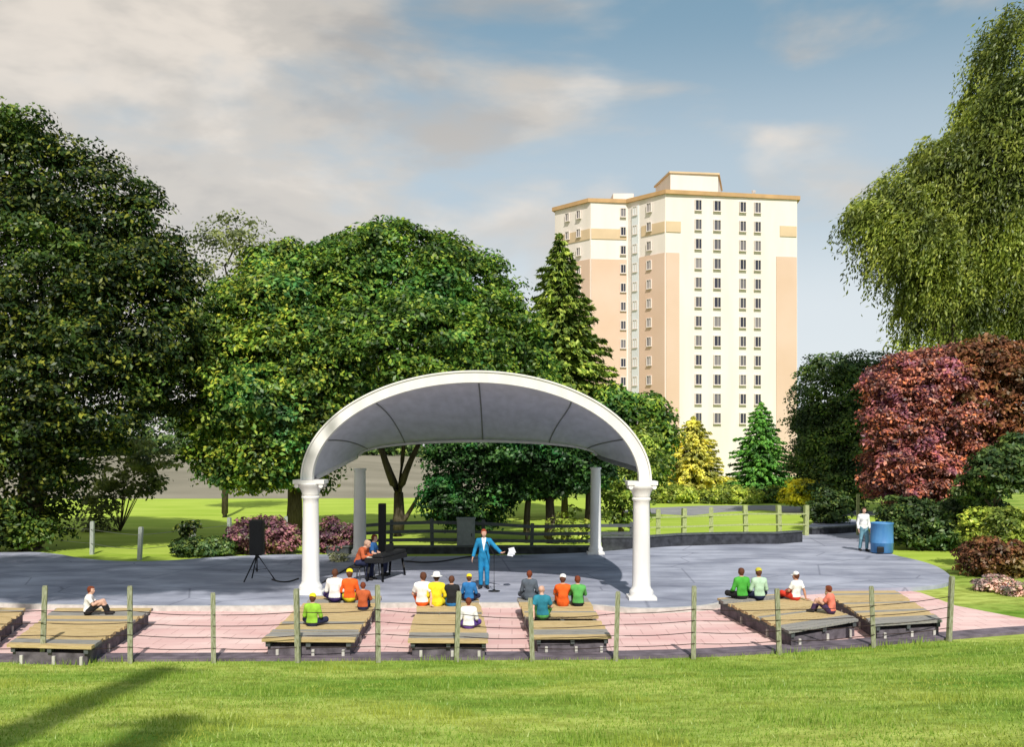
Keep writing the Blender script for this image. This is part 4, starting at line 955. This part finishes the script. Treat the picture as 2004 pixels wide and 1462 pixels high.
# leaning back on one hand
POSE['lean'] = dict(pelvis=(0,0,0.115), waist=(0.01,-0.02,0.29), chest=(0.02,-0.03,0.45), neck=(0.025,-0.02,0.60), head=(0.03,0.02,0.755), yaw=0.45,
    sh_l=(-0.16,-0.03,0.53), el_l=(-0.27,0.05,0.31), wr_l=(-0.17,0.28,0.25), hand_l=((0.2,0.9,-0.3),(0,-0.2,-1),(1,0,0),0.35),
    sh_r=(0.205,-0.03,0.54), el_r=(0.29,-0.12,0.30), wr_r=(0.27,-0.22,0.055), hand_r=((0.5,-0.8,-0.05),(0,0,-1),(-0.8,-0.5,0),0.1),
    hip_l=(-0.09,0.03,0.115), kn_l=(-0.22,0.44,0.20), an_l=(-0.02,0.62,0.075), toe_l=(0.12,0.66,0.045),
    hip_r=(0.09,0.03,0.115), kn_r=(0.20,0.46,0.27), an_r=(0.12,0.72,0.085), toe_r=(0.16,0.88,0.045), hem=0.10)
POSE['lean_left'] = mirror_pose(POSE['lean']); POSE['knees_left'] = mirror_pose(POSE['knees'])
MESH = {k: person_meshes(v, 0.0105, 'short' if k not in ('cross', 'knees_left') else 'long', 'long') for k, v in POSE.items()}
POSE['singer'] = dict(pelvis=(0,0,0.95), waist=(0,0.01,1.10), chest=(0,0.01,1.28), neck=(0,0.0,1.46), head=(0.0,0.03,1.63), yaw=0.1,
    sh_l=(-0.195,0.0,1.40), el_l=(-0.40,0.06,1.21), wr_l=(-0.575,0.20,1.07), hand_l=((-0.75,0.6,-0.05),(0.1,0.1,1.0),(-0.5,-0.7,0.2),0.55),
    sh_r=(0.195,0.0,1.40), el_r=(0.30,-0.01,1.14), wr_r=(0.36,0.10,0.93), hand_r=((0.3,0.45,-0.75),(-0.9,0.1,-0.2),(-0.1,0.9,0.4),0.4),
    hip_l=(-0.09,0.0,0.92), kn_l=(-0.105,0.03,0.50), an_l=(-0.11,0.0,0.085), toe_l=(-0.15,0.17,0.035),
    hip_r=(0.09,0.0,0.92), kn_r=(0.10,0.03,0.50), an_r=(0.105,-0.02,0.085), toe_r=(0.15,0.15,0.035), hem=0.84)
MESH['singer'] = person_meshes(POSE['singer'], 0.0095, 'long', 'long', vneck=True)
POSE['stroll'] = dict(pelvis=(0,0,0.95), waist=(0,0.01,1.10), chest=(0,0.015,1.28), neck=(0,0.01,1.46), head=(0.0,0.045,1.63), yaw=-0.15,
    sh_l=(-0.19,0.0,1.40), el_l=(-0.245,0.0,1.13), wr_l=(-0.25,0.13,0.89), hand_l=((-0.02,0.3,-0.95),(0.95,0.1,0),(0.1,0.95,0.3),0.4),
    sh_r=(0.19,0.0,1.40), el_r=(0.25,-0.05,1.13), wr_r=(0.25,0.02,0.88), hand_r=((0.02,0.2,-0.97),(-0.95,0.1,0),(-0.1,0.95,0.3),0.4),
    hip_l=(-0.09,0.0,0.92), kn_l=(-0.10,0.13,0.51), an_l=(-0.10,0.10,0.09), toe_l=(-0.12,0.27,0.035),
    hip_r=(0.09,0.0,0.92), kn_r=(0.10,-0.02,0.50), an_r=(0.10,-0.16,0.09), toe_r=(0.12,0.0,0.035), hem=0.90)
MESH['stroll'] = person_meshes(POSE['stroll'], 0.0095, 'long', 'long')
POSE['pianist'] = dict(pelvis=(0,0,0.56), waist=(0,0.05,0.72), chest=(0,0.15,0.87), neck=(0,0.24,1.00), head=(0,0.33,1.13), pitch=0.35,
    sh_l=(-0.185,0.21,0.945), el_l=(-0.25,0.28,0.73), wr_l=(-0.19,0.50,0.735), hand_l=((0.05,0.95,-0.1),(0,0,-1),(1,0,0),0.55),
    sh_r=(0.185,0.21,0.945), el_r=(0.25,0.28,0.73), wr_r=(0.19,0.50,0.735), hand_r=((-0.05,0.95,-0.1),(0,0,-1),(-1,0,0),0.55),
    hip_l=(-0.09,0.03,0.55), kn_l=(-0.13,0.44,0.53), an_l=(-0.12,0.42,0.09), toe_l=(-0.13,0.58,0.035),
    hip_r=(0.09,0.03,0.55), kn_r=(0.13,0.44,0.53), an_r=(0.12,0.38,0.09), toe_r=(0.13,0.54,0.035), hem=0.54)
MESH['pianist'] = person_meshes(POSE['pianist'], 0.0095, 'long', 'long')
POSE['sitting'] = dict(pelvis=(0,0,0.56), waist=(0,0.0,0.73), chest=(0,0.02,0.90), neck=(0,0.03,1.05), head=(0,0.07,1.205), yaw=-0.35,
    sh_l=(-0.185,0.02,0.985), el_l=(-0.25,0.08,0.74), wr_l=(-0.16,0.31,0.67), hand_l=((0.1,0.9,-0.2),(0,-0.2,-1),(1,0,0),0.4),
    sh_r=(0.185,0.02,0.985), el_r=(0.25,0.08,0.74), wr_r=(0.16,0.31,0.67), hand_r=((-0.1,0.9,-0.2),(0,-0.2,-1),(-1,0,0),0.4),
    hip_l=(-0.09,0.03,0.55), kn_l=(-0.13,0.44,0.53), an_l=(-0.12,0.40,0.09), toe_l=(-0.13,0.56,0.035),
    hip_r=(0.09,0.03,0.55), kn_r=(0.13,0.44,0.53), an_r=(0.12,0.40,0.09), toe_r=(0.13,0.56,0.035), hem=0.54)
MESH['sitting'] = person_meshes(POSE['sitting'], 0.0105, 'short', 'long')

CLOTH = {}
def cloth(c):
    if c not in CLOTH: CLOTH[c] = mat('cloth', c, 0.85, 0.15, noise=0.22, nscale=5, bump=0.6, bscale=7)  # colour noise paints in the light and dark of folds
    return CLOTH[c]
def hat_mesh(kind):
    bm = BM()
    if kind == 'cap':
        add_lathe(bm, [(0.106, 0.035), (0.108, 0.06), (0.098, 0.10), (0.070, 0.128), (0.030, 0.142), (0.008, 0.146)], (0, -0.005, 0), 20)
        rows = []
        for i in range(9):
            a = math.pi*(0.14 + 0.72*i/8); c, s_ = math.cos(a), math.sin(a)
            rows.append([bm.verts.new((0.10*c, 0.10*s_-0.005, 0.042)), bm.verts.new((0.105*c, 0.10*s_+0.075*s_, 0.030)), bm.verts.new((0.105*c, 0.10*s_+0.075*s_, 0.022)), bm.verts.new((0.10*c, 0.10*s_-0.005, 0.032))])
        for a, b in zip(rows, rows[1:]):
            for k in range(4): bm.faces.new((a[k], a[(k+1) % 4], b[(k+1) % 4], b[k]))
    else:
        add_lathe(bm, [(0.185, 0.020), (0.19, 0.026), (0.112, 0.048), (0.108, 0.10), (0.085, 0.135), (0.03, 0.148), (0.006, 0.149)], (0, -0.005, 0), 24)
    bmesh.ops.recalc_face_normals(bm, faces=bm.faces)
    me = bpy.data.meshes.new(kind); bm.to_mesh(me); bm.free(); me.materials.append(None)
    return me
HATS = {'cap': hat_mesh('cap'), 'sun_hat': hat_mesh('sun_hat')}
def part_of(root, name, me, mats):
    o = bpy.data.objects.new(name, me); COL.objects.link(o); o.parent = root
    for sl, m in zip(o.material_slots, mats): sl.link = 'OBJECT'; sl.material = m
    return o
def person(pose, loc, rz, sc, label, top, bottom, hair=None, hat=None, hatcol=None, skin=M_SKIN, shoes=(0.03,0.028,0.03), group=None, topname='shirt', inner=None, slim=0.88):
    root = empty('person', loc, rz, label, 'person', group); root.scale = (sc*slim, sc*(1+slim)/2, sc)
    m = MESH[pose]
    b = part_of(root, 'body', m['body'], [skin, M_EYE, M_LIP])
    part_of(root, topname, m['shirt'], [cloth(top)]); part_of(root, 'trousers', m['trousers'], [cloth(bottom)]); part_of(root, 'shoes', m['shoes'], [cloth(shoes)])
    if inner and 'dress_shirt' in m: part_of(root, 'shirt', m['dress_shirt'], [cloth(inner)])
    if hair: part_of(root, 'hair', m['hair'], [cloth(hair)])
    if hat:
        o = part_of(root, hat, HATS[hat], [cloth(hatcol)]); J = POSE[pose]; o.location = Vector(J['head']) + Vector((0, 0, 0.012)); o.rotation_euler = (0, 0, J.get('yaw', 0.0))
    return root
WHT, YEL, ORG, RUST, LIME = (0.80,0.80,0.79), (0.80,0.66,0.03), (0.78,0.12,0.02), (0.45,0.10,0.035), (0.28,0.52,0.05)
NAVY, PURP, BLK, BLU, TEAL, GRN = (0.025,0.03,0.07), (0.12,0.06,0.27), (0.02,0.02,0.022), (0.03,0.16,0.40), (0.03,0.20,0.28), (0.10,0.36,0.09)
SLATE, MINT, CORAL, RED = (0.09,0.11,0.14), (0.42,0.60,0.44), (0.72,0.20,0.14), (0.62,0.05,0.03)
H_BR, H_AUB, H_DK, H_PALE = (0.11,0.045,0.027), (0.17,0.045,0.022), (0.055,0.028,0.02), (0.55,0.36,0.27)
GA = 'people sitting on the decked benches'
aud = [(172,1207,1150,'knees',-1.35,'person in white shirt and black trousers sitting sideways, alone on the far-left bench',WHT,BLK,H_AUB,None,None),
 (655,1180,1117,'cross',0.0,'person with brown hair, white shirt and dark purple trousers beside the one in orange',WHT,(0.05,0.03,0.12),H_BR,None,None),
 (684,1180,1117,'cross',0.1,'person in orange top, yellow shorts and yellow cap',ORG,YEL,H_BR,'cap',YEL),
 (710,1197,1143,'knees_left',0.0,'person in rust-red shirt at the right edge of the left-of-centre bench',RUST,NAVY,H_AUB,None,None),
 (611,1229,1165,'cross',-0.1,'person in lime green shirt and yellow cap near the front of a bench',LIME,NAVY,H_BR,'cap',YEL),
 (826,1189,1123,'lean',0.0,'person in white shirt with orange trousers next to the person in yellow',WHT,ORG,H_BR,None,None),
 (854,1190,1123,'cross',0.0,'person all in yellow with a white sun hat',YEL,YEL,H_DK,'sun_hat',WHT),
 (884,1190,1130,'knees',0.15,'person in black top and blue trousers beside the fence post',BLK,BLU,H_BR,None,None),
 (918,1180,1133,'cross',0.0,'person in blue shirt and yellow cap behind the one in white and purple',BLU,NAVY,H_BR,'cap',YEL),
 (917,1234,1175,'cross',0.05,'person in white shirt and purple trousers, nearest on the middle bench',WHT,PURP,H_AUB,None,None),
 (1036,1178,1120,'cross',-0.1,'person in slate grey shirt with auburn hair at the back left of a bench',SLATE,SLATE,H_AUB,None,None),
 (1062,1214,1149,'lean_left',0.0,'bald person in teal shirt and green trousers',TEAL,GRN,None,None,None),
 (1102,1190,1127,'knees',0.1,'person in orange clothes with a white cap',ORG,ORG,H_BR,'cap',WHT),
 (1131,1190,1130,'knees_left',0.0,'person in green shirt and black trousers next to the white-capped one in orange',GRN,BLK,H_AUB,None,None),
 (1452,1176,1115,'cross',0.2,'person in bright green shirt on the slanted right bench',(0.07,0.36,0.05),BLK,H_BR,None,None),
 (1486,1176,1115,'cross',0.15,'person in pale mint shirt and olive-yellow cap',MINT,NAVY,H_BR,'cap',(0.52,0.48,0.06)),
 (1557,1178,1122,'lean',0.5,'person in white vest with bare tanned arms, red shorts and white cap',WHT,RED,H_BR,'cap',WHT),
 (1627,1205,1150,'knees',0.9,'person in coral top and purple trousers alone at the right end of the slanted bench',CORAL,(0.07,0.04,0.10),H_AUB,None,None)]
for px, by, ty, pose, rz, label, top, bot, hair, hat, hc in aud:
    p = G(px, by-3, DZ); ht = (by-ty)/FPX*p.y; sc = min(1.0, max(0.76, ht/(0.875 if not hat else 0.90)))
    person(pose, (p.x, p.y, DZ), rz, sc, label, top, bot, hair, hat, hc, skin=M_SKIN2 if 'tanned' in label else M_SKIN, group=GA)
sp_ = G(947, 1152, TZ)
person('singer', sp_, math.pi, 1.0, 'person singing in a bright blue suit and white shirt, one arm held out', (0.02,0.20,0.40), (0.02,0.21,0.43), (0.30,0.06,0.03), topname='jacket', inner=(0.80,0.80,0.80), skin=M_SKIN)
mp = G(1690, 1079, TZ)
person('stroll', mp, math.pi+0.1, 1.0, 'person in white shirt and pale jeans standing beside the blue bin', WHT, (0.16,0.32,0.40), H_DK)

# ------------------------------------------------------------------ piano, players and sound gear
K0 = G(728, 1140, TZ); K1 = G(792, 1120, TZ); kd = (K1-K0).normalized(); ka = math.atan2(kd.y, kd.x); KL = 2.0
kc = K0 + kd*(KL/2)
piano = empty('stage_piano', kc, ka, 'black stage piano on splayed legs in front of the two seated players', 'piano')
bm = BM(); add_box(bm, (0, -0.05, 0.66), (KL, 0.62, 0.17)); obj('case', bm, M_BLACK, piano, bevel=0.03)
bm = BM(); add_box(bm, (0, -0.16, 0.80), (KL*0.96, 0.34, 0.10)); obj('top_panel', bm, M_BLACK, piano, bevel=0.025)
bm = BM()
for i in range(52): add_box(bm, (-KL*0.46+KL*0.92*(i+0.5)/52, 0.13, 0.755), (KL*0.92/52-0.003, 0.17, 0.02))
obj('white_keys', bm, M_IVORY, piano)
bm = BM()
for i in range(51):
    if i % 7 in (2, 6): continue
    add_box(bm, (-KL*0.46+KL*0.92*(i+1)/52, 0.09, 0.775), (0.018, 0.10, 0.02))
obj('black_keys', bm, M_BLACK, piano)
bm = BM(); add_box(bm, (0.1, -0.12, 0.97), (0.62, 0.02, 0.24)); obj('music_desk', bm, M_BLACK, piano, bevel=0.006)
for sx in (-1, 1):
    for sy in (-1, 1):
        bm = BM(); add_tube(bm, [(sx*0.82, -0.05+sy*0.2, 0.60), (sx*0.90, -0.05+sy*0.27, 0.0)], [0.045, 0.032], 8); obj('leg', bm, M_BLACK, piano)
ks = Vector((-kd.y, kd.x, 0))                 # the players' side
def stool(p, label):
    r = empty('stool', p, ka, label, 'stool')
    bm = BM(); add_box(bm, (0,0,0.415), (0.50, 0.34, 0.07)); obj('seat', bm, M_BLACK, r, bevel=0.02)
    for sx in (-1, 1):
        for sy in (-1, 1):
            bm = BM(); add_tube(bm, [(sx*0.18, sy*0.12, 0.39), (sx*0.21, sy*0.15, 0)], 0.018, 6); obj('leg', bm, M_CHROME, r)
    return r
s1 = kc - kd*0.55 + ks*0.66; s2 = kc + kd*0.55 + ks*0.66
stool(s1, 'black stool under the player in the rust-red shirt'); stool(s2, 'black stool under the player in the blue shirt')
person('pianist', s1, ka+math.pi, 1.0, 'person in rust-red shirt bent over the black piano keys', (0.50,0.12,0.05), NAVY, H_PALE)
person('sitting', s2, ka+math.pi+0.1, 1.0, 'person in blue shirt with auburn hair seated at the far end of the piano', (0.03,0.11,0.30), NAVY, H_AUB)

def speaker(p, label, top, hbox, wbox):
    r = empty('tripod_loudspeaker', p, 0.0, label, 'loudspeaker')
    bm = BM(); add_box(bm, (0,0,top-hbox/2), (wbox, wbox*0.9, hbox)); obj('cabinet', bm, M_BLACK, r, bevel=0.05)
    bm = BM(); add_box(bm, (0,-wbox*0.45-0.012,top-hbox/2), (wbox*0.84, 0.025, hbox*0.92)); obj('grille', bm, M_CLOTHG, r, bevel=0.01)
    bm = BM(); add_tube(bm, [(0,0,0.28), (0,0,top-hbox-0.002)], 0.028, 8); obj('pole', bm, M_BLACK, r)
    bm = BM(); add_lathe(bm, [(0.05,0.70),(0.06,0.72),(0.06,0.80),(0.045,0.83)], seg=12); obj('collar', bm, M_BLACK, r)
    for k in range(3):
        a = math.pi*(1.5 + 2*k/3 + 0.5); bm = BM(); d = Vector((math.cos(a), math.sin(a), 0))
        add_tube(bm, [d*0.05+Vector((0,0,0.76)), d*0.56+Vector((0,0,0.02))], 0.021, 7); add_tube(bm, [Vector((0,0,0.34)), d*0.32+Vector((0,0,0.385))], 0.012, 6); obj('leg', bm, M_BLACK, r)
    return r
p = G(503, 1137, TZ); speaker(p, 'black loudspeaker on a tripod at the left of the stage', 1.90, 1.10, 0.42)
p = G(748, 1096, TZ); r = empty('column_loudspeaker', p, 0, 'tall slim black loudspeaker column behind the players', 'loudspeaker')
bm = BM(); add_box(bm, (0,0,1.08), (0.27, 0.26, 2.0)); obj('cabinet', bm, M_BLACK, r, bevel=0.03)
bm = BM(); add_box(bm, (0,-0.14,1.10), (0.22, 0.02, 1.85)); obj('grille', bm, M_CLOTHG, r)
bm = BM(); add_box(bm, (0,0,0.04), (0.5, 0.45, 0.079)); obj('base', bm, M_BLACK, r, bevel=0.015)
p = G(967, 1158, TZ); r = empty('microphone_stand', p, 0, 'black microphone stand on a round base in front of the singer', 'microphone stand')
bm = BM(); add_lathe(bm, [(0.17,0),(0.17,0.02),(0.05,0.035),(0.03,0.06)], seg=24); obj('base', bm, M_BLACK, r)
bm = BM(); add_tube(bm, [(0,0,0.05),(0,0,1.06)], 0.014, 8); obj('pole', bm, M_BLACK, r)
bm = BM(); add_tube(bm, [(0.16,-0.05,1.02),(0,0,1.07),(-0.16,0.16,1.30)], 0.012, 8); obj('boom', bm, M_BLACK, r)
bm = BM(); add_tube(bm, [(-0.15,0.15,1.29),(-0.20,0.22,1.37),(-0.215,0.24,1.395)], [0.013,0.02,0.03], 10); obj('microphone', bm, M_BLACK, r)
# sheets of paper held out in the singer's hand
hand = sp_ + Vector((0.66, -0.29, 1.075))
bm = BM()
for i, a in enumerate((-0.25, 0.05, 0.3)):
    add_box(bm, (0.14+0.02*i, 0.0, 0.02+0.012*i), (0.17, 0.22, 0.004), M=Matrix.Translation(hand) @ Matrix.Rotation(0.75, 4, 'X') @ Matrix.Rotation(a, 4, 'Z'))
tag(obj('song_sheets', bm, M_PAPER), 'white song sheets held out in the singer\'s hand', 'paper')
def cable(px_pts, label, r=0.02):
    bm = BM(); pts = chaikin([G(a, b, TZ) + Vector((0,0,r*0.8)) for a, b in px_pts], 2, closed=False); add_tube(bm, pts, r, 6); tag(obj('cable', bm, M_BLACK), label, 'cable')
cable([(533,1136),(550,1141),(568,1140),(584,1134)], 'short black cable curling from the tripod loudspeaker', 0.025)
cable([(632,1142),(660,1126),(690,1108),(715,1100)], 'black cable running across the floor to the left of the players', 0.028)
cable([(792,1100),(830,1103),(870,1100),(905,1093),(925,1090)], 'black cable lying on the stage between piano and singer', 0.03)
p = Vector((XA(912, 41.6), 41.6, 0)); r = empty('grey_cabinet', p, 0, 'grey metal service cabinet standing behind the stage', 'cabinet')
bm = BM(); add_box(bm, (0,0,0.68), (0.72, 0.4, 1.36)); obj('case', bm, M_CAB, r, bevel=0.015)
bm = BM(); add_box(bm, (0,-0.21,0.70), (0.62, 0.02, 1.2)); o = obj('door', bm, M_CAB, r, bevel=0.006)
bm = BM(); add_box(bm, (0.24,-0.235,0.72), (0.03, 0.03, 0.14)); obj('handle', bm, M_BLACK, o)
bm = BM(); add_box(bm, (0,0,1.385), (0.78, 0.46, 0.05)); obj('lid', bm, M_CAB, r)
# blue bin
p = G(1726, 1083, TZ); r = empty('blue_bin', p, 0, 'round bright blue litter bin beside the person in pale jeans', 'bin')
bm = BM(); add_lathe(bm, [(0.38,0.02),(0.42,0.05),(0.425,0.40),(0.432,0.41),(0.432,0.43),(0.425,0.44),(0.42,1.14),(0.435,1.16),(0.435,1.20),(0.40,1.205),(0.385,1.10),(0.36,1.095)], seg=36); obj('drum', bm, M_BIN, r)
bm = BM(); add_lathe(bm, [(0.395,0.0),(0.395,0.018)], seg=24); obj('foot_ring', bm, M_BLACK, r)
bm = BM(); add_box(bm, (-0.2,-0.395,0.17), (0.26, 0.09, 0.24)); obj('hatch', bm, M_BLACK, r, bevel=0.03)

# ------------------------------------------------------------------ out of the frame: poles and a tree added to cast the shade on bank and plaza
def pole(x, y, top, label):  # unseen stand-ins for tree trunks, added to throw shade bands on the grass
    z = ground_z(x, y); r = empty('shadow_pole', (x, y, z), 0, label, 'pole')
    bm = BM(); add_tube(bm, [(0,0,-0.3), (0,0,(top-z)*0.5), (0,0,top-z)], [0.38, 0.36, 0.33], 12); obj('mast', bm, M_BARK, r)
    bm = BM(); add_box(bm, (0,0.24,top-z-0.6), (1.6, 0.12, 0.14)); obj('crossarm', bm, M_BARK, r)
pole(-3.85, -1.5, 20.5, 'unseen tall pole left of the viewer, added to cast a shade band on the bank')
pole(-1.85, -4.5, 17.5, 'second unseen pole behind the viewer, added to cast a shade band on the bank')
sb = Vector((-10.8, 9.0, ground_z(-10.8, 9.0))); r = empty('shade_tree', sb, 0, 'unseen high-crowned tree left of the viewer, placed to shade the plaza', 'tree')
LWs = [(np.array(c), np.array(q)) for c, q in (((0,4.0,17.0),(4.0,3.0,2.2)), ((4.2,4.2,17.3),(3.2,2.4,1.9)), ((-4,4.5,17.5),(3.5,3,2.2)), ((1,5.0,19.3),(4.5,3,2.0)), ((5.0,5.2,19.6),(2.6,2.0,1.5)), ((-3,5.5,20),(4,3,1.8)))]  # crown shaped so that its shade lands on the left of the plaza
P_, N_ = crown_points(LWs, 330, 50, 0.7, 0.8)
link_mesh('crown', leaves_mesh('crown', P_, N_, 0.36, 0.22), LM_DARK, r)
bm = BM(); add_tube(bm, [(0,0,-0.2), (0,0,0.4), (0.1,1.0,8), (0,2.6,15)], [0.6,0.45,0.36,0.25], 10)
for c, q in LWs: limb(bm, (0,2.4,14), c, 0.16, 0.04, 0.3)
obj('trunk', bm, M_BARK, r, smooth=True)

# ------------------------------------------------------------------ grass blades on the bank
n = 130000
gx = RNG.uniform(-11.5, 12.5, n); gy = 9.0 + 13.5*RNG.random(n)**1.15
kb = np.interp(gx, KX, KY) - 0.22; ok = gy < kb; gx, gy, kb = gx[ok], gy[ok], kb[ok]; n = len(gx)
s_ = kb + 0.07 - gy; gz = np.minimum(0.135*(np.sqrt(s_*s_+1)-1), 3.6) + 0.03*np.sin(gx*0.7+gy*0.35)*np.minimum(1, s_/3)
hgt = RNG.uniform(0.025, 0.06, n)*(1+0.9*(np.sin(gx*1.3)*np.cos(gy*1.7+gx*0.4) > 0.55)); edge_ = np.clip((0.5-s_)/0.5, 0, 1); hgt *= 1+1.2*edge_
a = RNG.uniform(0, 2*math.pi, n); wd = RNG.uniform(0.005, 0.011, n); lx, ly = RNG.normal(0, 0.025, n), RNG.normal(0, 0.025, n)
v = np.empty((n, 3, 3)); v[:, 0] = np.stack([gx-wd*np.cos(a), gy-wd*np.sin(a), gz-0.01], 1); v[:, 1] = np.stack([gx+wd*np.cos(a), gy+wd*np.sin(a), gz-0.01], 1); v[:, 2] = np.stack([gx+lx, gy+ly, gz+hgt], 1)
me = bpy.data.meshes.new('grass'); me.vertices.add(3*n); me.vertices.foreach_set('co', v.ravel().astype(np.float32)); me.loops.add(3*n); me.loops.foreach_set('vertex_index', np.arange(3*n, dtype=np.int32))
me.polygons.add(n); me.polygons.foreach_set('loop_start', np.arange(0, 3*n, 3, dtype=np.int32)); me.update(calc_edges=True)
LM_GRASS = leafmat('grass_blade', [(0.17,0.30,0.032), (0.27,0.42,0.055), (0.42,0.52,0.11)], 0.4, 0.5, 0.5, (0.55,0.55,0.10), clump=0)
tag(link_mesh('grass', me, LM_GRASS), 'short green grass on the bank', 'grass', kind='stuff')
